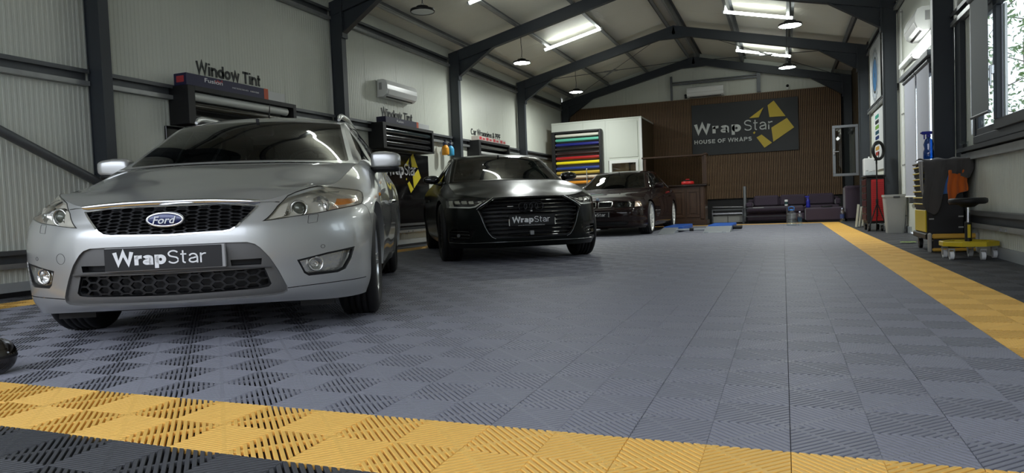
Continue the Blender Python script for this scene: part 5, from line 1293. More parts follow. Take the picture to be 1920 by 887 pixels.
# boxes on the racks
def carton(y0, y1, zt, col, label, ends=None, x0=-6.30, x1=-6.115, z0=2.131):
    t = thing('film_box', label, 'box', (0, 0, 0), group='film boxes on the racks')
    MB().box(x0, x1, y0, y1, z0, zt, c=.003).build('carton', mat('carton_%d%d%d' % tuple(int(c*99) for c in col), col, .45), t)
    if ends: MB().box(x0-.001, x1+.001, y1-ends[1], y1+.001, z0, zt+.001).build('end_band', mat('orange_card', (.55, .09, .03), .5), t)
    return t
wl = mat('print_white', (.75, .75, .78), .5); rl = mat('print_red', (.45, .04, .05), .5)
t = carton(5.80, 7.10, 2.265, (.012, .012, .055), 'long dark blue film box with white print on the first rack', (1, .075))
lettering('Fusion', (-6.113, 6.06, 2.195), (0, 1, 0), (0, 0, 1), .27, .048, wl, t, bold=.01, extrude=.001, split=False, name='print')
lettering('SMART PROTECTION WITH', (-6.113, 6.48, 2.185), (0, 1, 0), (0, 0, 1), .27, .018, wl, t, extrude=.001, split=False, name='print'); lettering('FUSION FILMS', (-6.113, 6.78, 2.185), (0, 1, 0), (0, 0, 1), .15, .018, wl, t, bold=.02, extrude=.001, split=False, name='print')
for k in range(9):
    a = random.uniform(-.09, .09); MB().box(-6.1145, -6.1125, 6.30+a, 6.314+a, 2.20+random.uniform(0, .045), 2.21+random.uniform(0, .045)).build('print_dot', rl, t)
lettering('NN', (-6.16, 5.7985, 2.165), (1, 0, 0), (0, 0, 1), .0, .0, rl, t) if False else None
MB().box(-6.26, -6.15, 5.798, 5.7995, 2.165, 2.235).build('end_print', rl, t)
carton(7.10, 7.42, 2.245, (.55, .56, .55), 'short white box beside the long blue box on the first rack')
t = carton(9.90, 11.0, 2.235, (.014, .014, .045), 'dark blue film box with orange end on the second rack', (1, .07)); lettering('Fusion', (-6.113, 10.25, 2.165), (0, 1, 0), (0, 0, 1), .22, .042, wl, t, bold=.01, extrude=.001, split=False, name='print')
carton(11.0, 11.40, 2.225, (.55, .56, .56), 'white box beside the blue box on the second rack')
for k, (a, b_, c_) in enumerate(((13.66, 14.02, 'leftmost'), (14.03, 14.42, 'second from left'), (14.43, 14.84, 'third from left'), (14.85, 15.20, 'rightmost'))):
    t = carton(a, b_, 2.225, (.50, .44, .40), 'cream and red carton %s on the third rack' % c_); MB().box(-6.1145, -6.1125, a+.02, a+.15, 2.145, 2.21).build('red_print', rl, t); MB().box(-6.1145, -6.1125, a+.2, a+.32, 2.15, 2.19).build('red_print', rl, t)
# gloss black boards
STAR = [[(.0, .647), (.336, .87), (.221, .647)], [(.435, .913), (.58, 1.01), (.845, .628), (.47, .636)], [(.51, .384), (.873, .583), (1.03, .354), (.549, .053)], [(.16, .181), (.28, .24), (.52, .034), (.34, -.073)], [(.077, .298), (.121, .329), (.137, .293), (.101, .262)]]
def board(y0, y1, label, star=None):
    t = thing('display_board', label, 'board', (0, 0, 0), group='gloss black boards')
    MB().box(XL+.004, XL+.03, y0, y1, .345, 1.69, c=.003).build('board', M['blackgl'], t)
    if star:
        ym = mat('vinyl_yellow', (.70, .58, .03), .35)
        sy, sz, w_, h_ = star
        for p in STAR: MB().prism([(sy+a*w_, sz+c*h_) for a, c in p], lambda a, c, d: (d, a, c), XL+.0295, XL+.034).build('star_piece', ym, t)
        letters('Wrap', (XL+.0305, sy-.66, sz+.40*h_), (0, 1, 0), (0, 0, 1), .64, .20, wl, t, .245, .006, gap=.05); letters('Star', (XL+.0305, sy+.0, sz+.40*h_), (0, 1, 0), (0, 0, 1), .42, .21, wl, t, .10, .006, gap=.09)
board(5.72, 7.72, 'gloss black board on the wall behind the silver car'); board(9.72, 11.78, 'gloss black board with yellow star logo between the cars', (10.86, 1.02, .58, .68))
MB_ = None
def sprayer(y, col, label):
    t = thing('pump_sprayer', label, 'sprayer', (-6.235, y, 1.73), group='pump sprayers')
    MB().lathe([(0, 0), (.066, 0), (.072, .015), (.072, .13), (.055, .175), (.030, .195), (.030, .205)], n=20).build('tank', mat('sprayer_%d' % int(col[0]*100), col, .35), t)
    b = MB(); b.lathe([(.033, .200), (.036, .215), (.036, .235), (.018, .245), (.014, .285), (.03, .288), (.03, .300), (0, .302)], n=14); b.box(-.01, .01, -.075, .0, .235, .252); b.box(-.008, .008, -.082, -.06, .18, .252); b.build('pump_head', mat('pump_navy', (.012, .018, .05), .35), t)
    MB().tube([(-.01, 0, .27), (-.06, 0, .30), (-.105, 0, .33)], .005, 6).build('hanger', M['galvd'], t)
sprayer(12.27, (.85, .36, .02), 'orange pump sprayer hanging on the wall rail'); sprayer(12.50, (.05, .35, .62), 'light blue pump sprayer hanging on the wall rail')
# ================================================================== BACK OF THE HALL
cab = struct('wall_cabin', 'white panel cabin in the back left corner', 'wall')
CX1, CY0, CY1, CZ = -3.56, 18.80, 20.70, 2.95
wp = mat('cabin_panel', (.62, .65, .58), .45, noise=.03, nscale=1)
for x0, x1 in ((-6.13, -5.2), (-5.197, -4.56)): MB().box(x0, x1, CY0, CY0+.06, 0, CZ).build('cabin_panel', wp, cab)
MB().box(-4.557, -4.50, CY0, CY0+.06, 0, CZ).box(-4.50, -3.69, CY0, CY0+.06, 1.83, CZ).box(-3.69, CX1, CY0, CY0+.06, 0, CZ).box(-4.50, -3.69, CY0, CY0+.06, 0, .95).build('cabin_panel', wp, cab)
MB().box(-6.13, CX1+.012, CY0-.012, CY1, CZ, CZ+.04).build('cabin_roof', wp, cab)
MB().box(CX1-.05, CX1+.012, CY0-.014, CY0+.06, 0, CZ).build('corner_trim', M['white'], cab)
MB().box(CX1-.04, CX1, CY0+.062, CY1, 0, CZ).build('cabin_side', M['brownp'], cab)
MB().box(-4.47, -3.66, CY0-.014, CY0-.002, 1.90, 2.88, c=.004).build('raised_panel', wp, cab)
w3 = struct('window_3', 'white framed window of the cabin with a warm room behind', 'window')
for d in ((-4.48, -3.66, 1.745, 1.83), (-4.48, -3.66, .93, 1.0), (-4.48, -4.405, 1.0, 1.745), (-3.735, -3.66, 1.0, 1.745)): MB().box(d[0], d[1], CY0-.02, CY0+.05, d[2], d[3], c=.004).build('window_frame', M['white'], w3)
MB().box(-4.405, -3.735, CY0+.02, CY0+.026, 1.0, 1.745).build('pane', M['wglass'], w3)
inn = thing('cabin_cupboard', 'tan cupboard seen through the cabin window', 'cupboard', (0, 0, 0)); MB().box(-4.75, -4.0, CY0+.35, CY0+.75, 0, 1.95, c=.01).build('carcass', mat('tan_board', (.42, .27, .14), .5), inn); MB().box(-3.98, -3.80, CY0+.45, CY0+.75, 0, 1.72, c=.01).build('side_unit', mat('tan_board', (.42, .27, .14), .5), inn)
lampc = thing('cabin_lamp', 'small lit ceiling lamp inside the cabin', 'lamp', (-4.3, CY0+.3, 2.85)); MB().lathe([(0, 0), (.09, 0), (.09, .09), (0, .09)], n=20).build('lamp_body', mat('lit_warm', (1, .9, .75), .4, emit=(1., .85, .6), estr=8.), lampc)
# colour roll rack
rk_ = thing('vinyl_rack', 'black framed rack of coloured vinyl rolls on the white cabin', 'rack', (0, 0, 0))
RX0, RX1, RZ1, RZ0 = -6.09, -4.64, 2.72, 1.10
for d in ((RX0, RX0+.10, RZ0, RZ1), (RX1-.07, RX1, RZ0, RZ1)): MB().box(d[0], d[1], CY0-.19, CY0-.016, d[2], d[3], c=.01).build('side_panel', M['black'], rk_)
MB().box(RX0+.10, RX1-.07, CY0-.19, CY0-.016, RZ1-.055, RZ1, c=.01).build('top_panel', M['black'], rk_); MB().box(RX0+.10, RX1-.07, CY0-.03, CY0-.016, RZ0, RZ1-.055).build('back_panel', mat('rack_grey', (.16, .16, .15), .6), rk_)
ROLLS = [(2.60, (.62, .60, .52), 'white'), (2.475, (.10, .42, .30), 'turquoise'), (2.345, (.010, .014, .16), 'dark blue'), (2.225, (.014, .012, .012), 'upper black'), (2.095, (.022, .010, .010), 'lower brownish black'), (1.965, (.34, .012, .014), 'red'), (1.83, (.80, .66, .01), 'yellow'), (1.675, (.020, .045, .22), 'mid blue'), (1.55, (.50, .34, .04), 'ochre'), (1.42, (.62, .52, .40), 'cream'), (1.27, (.75, .30, .03), 'orange')]
for z, c, nm in ROLLS:
    roll('vinyl_roll', (RX0+.115, CY0-.105, z), (RX1-.085, CY0-.105, z), .044, c, '%s vinyl roll lying in the rack on the white cabin' % nm, 'vinyl rolls on the cabin rack', .3, .5)
b = MB(); b.cyl((-5.05, 18.5, .02), (-5.05, 18.5, 1.60), .012, n=8); b.lathe([(0, 0), (.16, 0), (.16, .02), (.02, .03)], c=(-5.05, 18.5, 0), n=20); b.lathe([(0, 0), (.02, .01), (.02, .05), (0, .06)], c=(-5.05, 18.5, 1.58), n=10)
tag(b.build('stand_pole', M['chrome']), 'thin chrome pole stand in front of the lowest vinyl rolls', 'stand')
# sign
sg = thing('wall_sign', 'large charcoal sign with white lettering and yellow star on the slat wall', 'sign', (0, 0, 0))
SY = 20.70
MB().box(-2.43, .44, SY-.03, SY+.015, 1.93, 3.40, c=.004).build('board', mat('sign_charcoal', (.022, .025, .028), .5, noise=.15, nscale=2), sg)
wm = mat('sign_white', (.62, .65, .63), .45); ym = mat('sign_yellow', (.62, .46, .035), .45)
letters('Wrap', (-2.36, SY-.031, 2.548), (1, 0, 0), (0, 0, 1), 1.29, .29, wm, sg, .24, .02, gap=.16); letters('Star', (-.99, SY-.031, 2.553), (1, 0, 0), (0, 0, 1), .78, .305, wm, sg, .10, .02, gap=.13)
letters('HOUSE OF WRAPS', (-2.37, SY-.031, 2.270), (1, 0, 0), (0, 0, 1), 1.585, .112, wm, sg, .19, .015, gap=.17)
for p in ([(-.84, 2.905), (-.589, 2.904), (-.459, 3.172)], [(-.347, 3.223), (-.307, 2.891), (.115, 2.881), (-.185, 3.338)], [(-.262, 2.59), (-.218, 2.193), (.328, 2.554), (.147, 2.828)], [(-.659, 2.347), (-.455, 2.042), (-.252, 2.17), (-.523, 2.418)], [(-.753, 2.487), (-.725, 2.444), (-.685, 2.481), (-.703, 2.524)]):
    MB().prism(p, lambda a, c, d: (a, d, c), SY-.055, SY-.032).build('star_piece', ym, sg)
for x, z, lb in ((-2.585, 3.625, 'small security camera left of the back air conditioner'), (.18, 3.63, 'small white security camera above the sign wall on the right')):
    t = thing('security_camera', lb, 'camera', (x, 20.68, z)); MB().box(-.03, .03, -.02, .03, 0, .05, c=.008).build('camera_base', M['whitepl'] if x > 0 else M['black'], t); b = MB(); blob(b, (0, -.02, .085), (.04, .04, .04), 1., 8); b.build('camera_ball', M['black'], t); MB().cyl((0, -.055, .085), (0, -.066, .085), .018, n=10).build('lens', M['blackgl'], t)
def clear_tint(name, tint):
    m = bpy.data.materials.new(name); m.use_nodes = True; nt = m.node_tree; nt.nodes.clear(); o = nt.nodes.new('ShaderNodeOutputMaterial'); t_ = nt.nodes.new('ShaderNodeBsdfTransparent'); t_.inputs[0].default_value = (*tint, 1); nt.links.new(t_.outputs[0], o.inputs[0]); return m
# wooden counter with upper frame
ct = thing('bar_counter', 'dark panelled wooden counter behind the burgundy car', 'counter', (0, 0, 0))
MB().box(-3.45, -1.84, 18.02, 18.60, .06, 1.0, c=.006).build('carcass', M['darkwood'], ct)
MB().box(-3.50, -1.78, 17.95, 18.66, 1.0, 1.05, c=.012).build('worktop', mat('dark_wood_top', (.022, .013, .009), .25, coat=.3), ct)
MB().box(-3.47, -1.80, 17.98, 18.62, 0, .13, c=.008).build('plinth', M['darkwood'], ct)
for x0, x1 in ((-3.38, -2.90), (-2.84, -2.36), (-2.30, -1.98)):
    b = MB()
    for d in ((x0, x1, .20, .27), (x0, x1, .85, .92), (x0, x0+.06, .27, .85), (x1-.06, x1, .27, .85)): b.box(d[0], d[1], 18.0, 18.022, d[2], d[3], c=.006)
    b.box(x0+.09, x1-.09, 18.008, 18.022, .30, .82, c=.005); b.build('panel_moulding', M['darkwood'], ct)
b = MB(); b.box(-1.96, -1.86, 17.985, 18.03, .15, .98, c=.012); b.build('pilaster', M['darkwood'], ct)
for x, y in ((-3.44, 18.56), (-1.92, 18.56), (-1.82, 18.10)): MB().box(x-.03, x+.03, y-.03, y+.03, 1.05, 1.80, c=.006).build('post', M['darkwood'], ct)
MB().box(-3.52, -1.80, 18.50, 18.63, 1.80, 1.84, c=.006).build('top_rail', M['darkwood'], ct); MB().box(-1.86, -1.78, 18.04, 18.52, 1.795, 1.835, c=.006).build('top_rail', M['darkwood'], ct)
MB().box(-3.40, -1.96, 18.555, 18.561, 1.06, 1.79).build('smoked_pane', clear_tint('smoked_glass', (.74, .72, .68)), ct)
t = thing('polisher', 'red round machine lying on the wooden counter', 'tool', (-2.28, 18.15, 1.052)); MB().lathe([(0, 0), (.155, 0), (.16, .02), (.16, .065), (.14, .08), (0, .08)], n=28).build('base', mat('red_plastic', (.55, .02, .02), .35), t); MB().lathe([(.12, .08), (.10, .105), (.05, .12), (0, .122)], n=20).build('dome', M['blackpl'], t); MB().box(-.05, .05, -.03, .03, .118, .14, c=.01).build('grip', mat('red_plastic', (.55, .02, .02), .35), t)
# low bench by the counter
t = thing('low_bench', 'low steel bench with pale boxes under it beside the counter', 'bench', (0, 0, 0))
MB().cyl((-1.78, 19.25, .43), (-.99, 19.25, .41), .022, n=10).build('rail', M['alu'], t); MB().box(-1.80, -.98, 19.25, 19.65, .33, .365).build('shelf', M['galvd'], t); MB().box(-1.80, -.98, 19.23, 19.25, .23, .27).build('rail', M['alu'], t)
MB().box(-1.80, -1.40, 19.30, 19.6, .0, .19, c=.01).build('crate', M['greyp'], t); MB().box(-1.39, -1.0, 19.30, 19.6, .0, .19, c=.01).build('crate', M['greyp'], t)
for x in (-1.80, -1.02): MB().box(x, x+.03, 19.24, 19.64, 0, .33).build('leg', M['galvd'], t)
t = thing('grey_pipe', 'short upright grey pipe standing at the left end of the sofa', 'pipe', (-.93, 18.95, 0)); MB().cyl((0, 0, 0), (0, 0, .95), .036, n=14).build('pipe', mat('pipe_grey', (.22, .23, .24), .4, .3), t); MB().lathe([(.05, 0), (.05, .02), (.036, .03)], n=14).build('foot', M['black'], t)
# sofa
sf = thing('sofa', 'long low purple sofa under the wooden slats', 'sofa', (0, 0, 0))
MB().box(-.86, .49, 18.32, 19.15, .05, .235, c=.03).build('base', M['purple'], sf); MB().box(-.86, .49, 18.30, 19.05, .24, .405, c=.04).build('seat', M['purple'], sf); MB().box(.50, 1.30, 18.72, 19.15, .05, .40, c=.03).build('seat', M['purple'], sf)
for x0, x1 in ((-.72, -.09), (-.07, .55), (.57, 1.20)): MB().box(x0, x1, 19.0, 19.22, .40, .69, c=.045).build('back_cushion', M['purple'], sf)
MB().box(-.86, 1.32, 19.20, 19.35, .05, .60, c=.03).build('backrest', M['purple'], sf); MB().box(-.90, -.73, 18.75, 19.20, .40, .52, c=.03).build('armrest', M['purple'], sf); MB().box(1.21, 1.33, 18.75, 19.20, .40, .55, c=.03).build('armrest', M['purple'], sf)
ot = thing('ottoman', 'purple block pouffe in front of the sofa', 'pouffe', (0, 0, 0)); MB().box(.50, 1.34, 17.90, 18.70, .03, .345, c=.03).build('block', M['purple'], ot); MB().box(.54, 1.30, 17.94, 18.66, 0, .03).build('foot', M['black'], ot)
tb = thing('upright_block', 'tall purple upholstered block at the right end of the sofa', 'seat', (0, 0, 0)); MB().box(1.375, 1.75, 18.0, 18.75, .03, .84, c=.045).build('block', M['purple'], tb); MB().box(1.41, 1.70, 18.04, 18.70, 0, .03).build('foot', M['black'], tb)
cfd = thing('low_table', 'thin dark steel low table in front of the sofa', 'table', (0, 0, 0)); MB().box(-.95, .10, 17.98, 18.24, .375, .39).build('tabletop', M['steel'], cfd); MB().box(-.95, .10, 17.98, 18.0, .17, .185).build('rail', M['steel'], cfd)
for x in (-.95, .07): MB().box(x, x+.03, 17.98, 18.01, 0, .375).build('leg', M['steel'], cfd); MB().box(x, x+.03, 18.21, 18.24, 0, .375).build('leg', M['steel'], cfd)
MB().box(-.7, -.45, 18.03, 18.18, .3905, .396).build('paper_sheet', M['white']); bpy.data.objects['paper_sheet']['label'] = 'white paper sheet lying on the low table'; bpy.data.objects['paper_sheet']['category'] = 'paper'
pet = glassmat('clear_plastic', (.93, .96, .97), .12, .10)
def bottle(loc, r, h, label, capc, lab=None, ribs=0):
    t = thing('water_bottle', label, 'bottle', loc); pr_ = [(0, 0), (r*.9, 0), (r, h*.03)]
    for k in range(ribs): z = h*(.08+.55*k/ribs); pr_ += [(r, z), (r*.93, z+h*.02), (r, z+h*.04)]
    pr_ += [(r, h*.66), (r*.85, h*.78), (r*.32, h*.90), (r*.30, h*.93)]
    MB().lathe(pr_, n=20).build('bottle', pet, t); MB().lathe([(r*.34, h*.92), (r*.34, h), (0, h)], n=14).build('cap', mat('cap_%d' % int(capc[2]*100), capc, .4), t)
    if lab: MB().lathe([(r*1.01, h*.30), (r*1.01, h*.58)], n=20).build('label', mat('label_%d' % int(lab[2]*100), lab, .5), t)
    MB().lathe([(0, h*.02), (r*.86, h*.02), (r*.9, h*.25), (0, h*.25)], n=16).build('water', glassmat('water', (.93, .97, .98), .02, .03), t)
    return t
t = bottle((.165, 16.12, 0), .105, .36, 'large clear water jug with blue handle on the floor', (.02, .15, .45), None, 6)
MB().tube([(-.05, 0, .33), (-.055, 0, .40), (.0, 0, .42), (.055, 0, .40), (.05, 0, .33)], .010, 6).build('handle', mat('cap_45', (.02, .15, .45), .4), t)
bottle((.33, 16.06, 0), .045, .31, 'small water bottle right of the large clear jug', (.6, .6, .75), (.01, .04, .08), 2)
bottle((1.24, 17.18, 0), .046, .33, 'small water bottle with blue label right of the yellow strip', (.45, .5, .62), (.03, .05, .16), 2)
bl = mat('blue_spray_plastic', (.015, .02, .30), .25, 0, .5, coat=.4)
def spray(loc, s, label, body, headm):
    t = thing('spray_bottle', label, 'bottle', loc)
    MB().lathe([(0, 0), (.042*s, 0), (.046*s, .01*s), (.046*s, .07*s), (.036*s, .10*s), (.044*s, .14*s), (.030*s, .185*s), (.016*s, .20*s), (.016*s, .215*s)], n=20).build('bottle', body, t)
    b = MB(); b.lathe([(.019*s, .208*s), (.019*s, .232*s), (.012*s, .236*s)], n=12); b.box(-.058*s, .03*s, -.013*s, .013*s, .236*s, .266*s, c=.005*s); b.box(-.068*s, -.056*s, -.008*s, .008*s, .244*s, .258*s); b.box(-.040*s, -.030*s, -.007*s, .007*s, .19*s, .238*s, c=.003*s); b.build('trigger_head', headm, t)
spray((.575, 18.42, .347), 1.08, 'blue spray bottle standing on the purple pouffe', bl, bl)
t = thing('drinks_can', 'small white and green can on the sofa seat', 'can', (.075, 18.62, .407)); MB().lathe([(0, 0), (.036, 0), (.04, .01), (.04, .04)], n=18).build('can_bottom', M['white'], t); MB().lathe([(.04, .04), (.04, .105)], n=18).build('can_band', mat('can_dark', (.02, .06, .06), .3), t); MB().lathe([(.04, .105), (.04, .148), (.036, .155), (0, .155)], n=18).build('can_top', M['white'], t)
t = thing('steering_pad', 'dark flat object lying on the purple pouffe', 'pouch', (.98, 18.2, .347)); b = MB(); blob(b, (0, 0, .02), (.13, .06, .02), .6, 8); b.build('pouch', M['black'], t)
# scissor lift
lf = thing('car_lift', 'low blue and silver mobile car lift on the floor', 'lift', (0, 0, 0)); rs = mat('ramp_silver', (.42, .45, .48), .35, .5)
def wedge(x0, x1, y0, y1, h): b = MB(); b.prism([(y0, .002), (y1, .002), (y1, h), (y0+.03, .02)], lambda a, c, d: (d, a, c), x0, x1); return b
wedge(-1.44, -.95, 13.55, 14.25, .10).build('ramp', rs, lf); wedge(-2.28, -1.98, 13.45, 14.1, .10).build('ramp', rs, lf)
MB().box(-1.43, -.96, 14.27, 15.8, .03, .115, c=.01).build('deck', M['blueramp'], lf); MB().box(-2.28, -1.90, 14.12, 15.8, .03, .115, c=.01).build('deck', M['blueramp'], lf)
MB().cyl((-1.98, 13.95, .055), (-1.44, 13.95, .055), .022, n=10).build('link_bar', rs, lf); MB().cyl((-1.74, 13.95, .055), (-1.66, 13.95, .055), .032, n=10).build('joint', M['black'], lf)
for y in (14.4, 14.65): MB().cyl((-.95, y, .06), (-.78, y, .06), .035, n=12).build('hydraulic_cylinder', M['black'], lf)
for x in (-1.38, -1.05): MB().box(x-.04, x+.04, 13.53, 13.56, .0, .02).build('ramp_foot', rs, lf)
# ================================================================== RIGHT SIDE
def caster(parent, x, y, r, mt, brk, sw=0.):
    MB().cyl((x-.016, y, r), (x+.016, y, r), r, n=18).build('caster_wheel', mt, parent); MB().cyl((x-.018, y, r), (x+.018, y, r), r*.35, n=10).build('caster_hub', M['galv'], parent)
    MB().box(x-.024, x-.019, y-.02, y+.02, r*.8, r*2+.02).box(x+.019, x+.024, y-.02, y+.02, r*.8, r*2+.02).box(x-.024, x+.024, y-.025, y+.025, r*2+.01, r*2+.025).build('caster_fork', brk, parent)
# red trolley
rt = thing('red_tool_trolley', 'red and black tool trolley next to the grey bin', 'trolley', (0, 0, 0))
MB().box(1.30, 1.56, 12.80, 13.45, .13, .90, c=.012).build('body', M['black'], rt); MB().box(1.28, 1.58, 12.77, 13.48, .90, .935, c=.01).build('top_tray', M['blackpl'], rt)
MB().box(1.365, 1.555, 12.785, 12.80, .17, .86, c=.006).build('side_panel', M['red'], rt)
b = MB()
for i in range(7):
    for j in range(18): b.box(1.385+.024*i, 1.395+.024*i, 12.783, 12.7855, .22+.034*j, .23+.034*j)
tag(b.build('peg_holes', mat('hole_dark', (.10, .004, .004), .7), rt, fixn=False), None, None, None, 'stuff')
for k in range(6): z = .18+.118*k; MB().box(1.285, 1.30, 12.84, 13.42, z, z+.10, c=.004).build('drawer', mat('drawer_red', (.05, .008, .008), .4), rt)
for x in (1.335, 1.525):
    for y in (12.86, 13.39): caster(rt, x, y, .05, M['rubber'], M['galvd'])
t = thing('white_box', 'white plastic box standing on the red trolley', 'box', (1.40, 13.28, .936)); MB().box(-.10, .11, -.10, .10, 0, .30, c=.012).build('body', M['whitepl'], t); MB().box(-.02, .0, -.02, .02, .30, .33, c=.004).build('knob', M['whitepl'], t)
for k, (x, y, h) in enumerate(((1.32, 12.9, .07), (1.37, 12.88, .055), (1.42, 12.92, .065))):
    t = thing('small_jar', 'small clear jar on the red trolley, %s' % ('leftmost', 'middle one', 'rightmost')[k], 'jar', (x, y, .936), group='small jars on the red trolley'); MB().lathe([(0, 0), (.022, 0), (.024, .01), (.024, h), (.018, h+.005)], n=14).build('jar', pet, t); MB().lathe([(.02, h+.002), (.02, h+.016), (0, h+.016)], n=14).build('lid', M['greyp'], t)
# ring light
rl_ = thing('ring_light', 'black ring light on a tripod in front of the red trolley', 'lamp', (1.43, 12.62, 0), .0)
for a in (90, 210, 330):
    c, s_ = math.cos(math.radians(a)), math.sin(math.radians(a)); MB().cyl((.0, 0, .48), (.17*c, .13*s_, .012), .009, n=8).build('leg', M['blackpl'], rl_)
MB().cyl((0, 0, .25), (0, 0, 1.12), .011, n=10).build('pole', M['blackpl'], rl_); MB().lathe([(.02, .46), (.022, .50), (.02, .54)], n=10).build('collar', M['blackpl'], rl_)
th_ = math.radians(48); e1 = Vector((math.cos(th_), math.sin(th_), 0)); c0 = Vector((.03, 0, 1.325))
MB().tube([c0+e1*(.128*math.cos(a))+Vector((0, 0, .138*math.sin(a))) for a in np.linspace(0, 2*math.pi, 32, endpoint=False)], .024, 10, closed=True).build('ring', M['blackpl'], rl_)
MB().box(-.012, .012, -.012, .012, 1.11, 1.19).box(-.03, .05, -.012, .012, 1.165, 1.185).build('bracket', M['blackpl'], rl_); MB().tube([(.03, -.01, 1.19), (.03, -.03, 1.26), (.03, -.02, 1.30)], .006, 6).build('phone_holder', M['blackpl'], rl_)
# bin
bn = thing('waste_bin', 'tall light grey plastic waste bin beside the dark column', 'bin', (1.625, 12.22, 0))
def fr_(w_, d_, z): return [(-w_, -d_, z), (w_, -d_, z), (w_, d_, z), (-w_, d_, z)]
def rr(w_, d_, z, r=.03, k=4):
    q = rounded([(-w_, -d_), (w_, -d_), (w_, d_), (-w_, d_)], r, k); return [(a, c, z) for a, c in q]
b = MB(); b.grid([rr(.118, .10, 0), rr(.155, .128, .56), rr(.165, .138, .565), rr(.165, .138, .60), rr(.150, .124, .60), rr(.110, .09, .02)], closed=True, smooth=False); b.add(rr(.118, .10, 0), [tuple(range(20))]); b.add(rr(.11, .09, .02), [tuple(range(20))]); b.build('bin', M['greyp'], bn)
MB().box(-.03, .06, -.1415, -.137, .545, .575, c=.002).build('handle_slot', mat('slot_dark', (.05, .05, .05), .6), bn)
# papers leaning between sofa block and trolley
for k in range(3):
    t = thing('sheet_pack', ('pale folded board leaning left of the red trolley, %s' % ('frontmost', 'middle one', 'rearmost')[k]), 'board', (1.27+.08*k, 14.35+.25*k, 0), group='boards leaning by the trolley'); b = MB(); T = Matrix.Rotation(math.radians(6), 4, 'Y'); b.box(-.012, .012, -.10, .10, .01, .44-.05*k, c=.003, T=T); b.build('board', mat('board_pale', (.42, .43, .37), .6), t)
# black and yellow trolley
yt = thing('yellow_tool_trolley', 'black and yellow tool trolley draped with a dark towel', 'trolley', (0, 0, 0)); ypl = mat('yellow_plastic', (.62, .47, .02), .4)
MB().box(1.385, 1.712, 8.16, 8.84, .15, .915, c=.012).build('body', M['black'], yt); MB().box(1.36, 1.726, 8.13, 8.87, .915, .94, c=.01).build('top_tray', M['blackpl'], yt); MB().box(1.36, 1.726, 8.13, 8.87, .13, .19, c=.01).build('bottom_tray', M['blackpl'], yt)
MB().box(1.372, 1.386, 8.20, 8.80, .20, .43, c=.005).build('cupboard_door', ypl, yt)
for k in range(7): z = .455+.065*k; MB().box(1.370, 1.386, 8.19, 8.81, z, z+.048, c=.004).build('drawer', M['blackpl'], yt); MB().box(1.355, 1.372, 8.20, 8.80, z+.034, z+.047, c=.003).build('drawer_handle', ypl, yt)
for x in (1.42, 1.67):
    for y in (8.22, 8.78): caster(yt, x, y, .055, M['rubber'], M['galvd'])
for x, z in ((1.68, .36), (1.68, .25), (1.42, .34)): MB().box(x-.022, x+.022, 8.157, 8.161, z-.007, z+.007).build('side_plate', M['greyp'], yt)
# cloths
def cloth(name, rows, col, label, cat='cloth', thick=.004):
    b = MB(); b.grid(rows); o = b.build(name, mat('cloth_%d%d%d' % tuple(int(c*999) for c in col), col, .9, 0, .2, sheen=.3, bump=.5, bscale=160), None, fixn=False); m_ = o.modifiers.new('thickness', 'SOLIDIFY'); m_.thickness = thick; m_.offset = 0
    s_ = o.modifiers.new('smooth', 'SUBSURF'); s_.levels = 1; s_.render_levels = 1
    return tag(o, label, cat)
zb = lambda s_: float(np.interp(s_, [0, .10, .22, .28, .34, .42, .50, .62, .80, .93, 1.], [.50, .42, .38, .42, .55, .72, .80, .795, .765, .74, .76]))
rows = []
N_ = 40
for j in range(22):
    row = []
    for i in range(N_+1):
        s_ = i/N_; x = 1.345+.43*s_
        if j < 7: f = j/7.; y = 8.62-.50*f; z = .951+.014*math.sin(9*s_+3*f)**2+.012*math.sin(17*s_+f*2)
        else:
            f = (j-7)/14.; zz = zb(s_); y = 8.118-.016*math.sin(21*s_+1.5*f)*(.3+f)-.012*(1+math.sin(9*s_)); z = .948-(.948-zz)*f; x += .02*math.sin(5*f+s_*6)*f
        row.append((x, y, z))
    rows.append(row)
cloth('towel', rows, (.062, .058, .056), 'large dark grey towel hanging over the yellow trolley', 'towel', .006)
rows = [[(1.362+.0*f, 8.13+.25*g, .935-.42*f*(1-.5*g)-.012*math.sin(9*g)) for g in np.linspace(0, 1, 8)] for f in np.linspace(0, 1, 8)]
rows = [[(1.352-.006*math.sin(9*g+3*f), 8.13+.28*g, .945-(.46-.30*g)*f) for g in np.linspace(0, 1, 9)] for f in np.linspace(0, 1, 9)]
cloth('towel', rows, (.063, .059, .057), 'end of the dark towel folded over the drawers of the yellow trolley', 'towel', .006)
zo = lambda g: float(np.interp(g, [0, .12, .28, .42, .6, 1.], [.50, .475, .50, .575, .60, .615]))
rows = [[(1.562+.172*g-.010*f*(1-g)+.006*math.sin(9*f), 8.112-.013*math.sin(17*g+1.5*f)*(.4+.6*f), .835-(.835-zo(g))*f) for g in np.linspace(0, 1, 22)] for f in np.linspace(0, 1, 10)]
cloth('orange_cloth', rows, (.52, .115, .018), 'orange microfibre cloth hanging under the towel')
rows = [[(1.50+.085*g-.012*f*(1-g), 8.134-.004*math.sin(8*g), .80-.215*f*(1-.05*g)) for g in np.linspace(0, 1, 8)] for f in np.linspace(0, 1, 8)]
cloth('blue_cloth', rows, (.07, .17, .42), 'light blue cloth hanging left of the orange cloth')
spray((1.470, 8.55, .975), 1.12, 'clear blue spray bottle standing on the yellow trolley', glassmat('blue_bottle', (.05, .22, .50), .05, .08), bl)
t = thing('clear_tub', 'small clear plastic tub on the window sill', 'tub', (1.745, 8.33, 1.056)); MB().box(-.03, .03, -.07, .07, 0, .055, c=.006).build('tub', pet, t); MB().box(-.032, .032, -.072, .072, .055, .066, c=.003).build('lid', pet, t); MB().box(-.02, .02, -.06, -.01, .004, .04, c=.003).build('contents', M['black'], t)
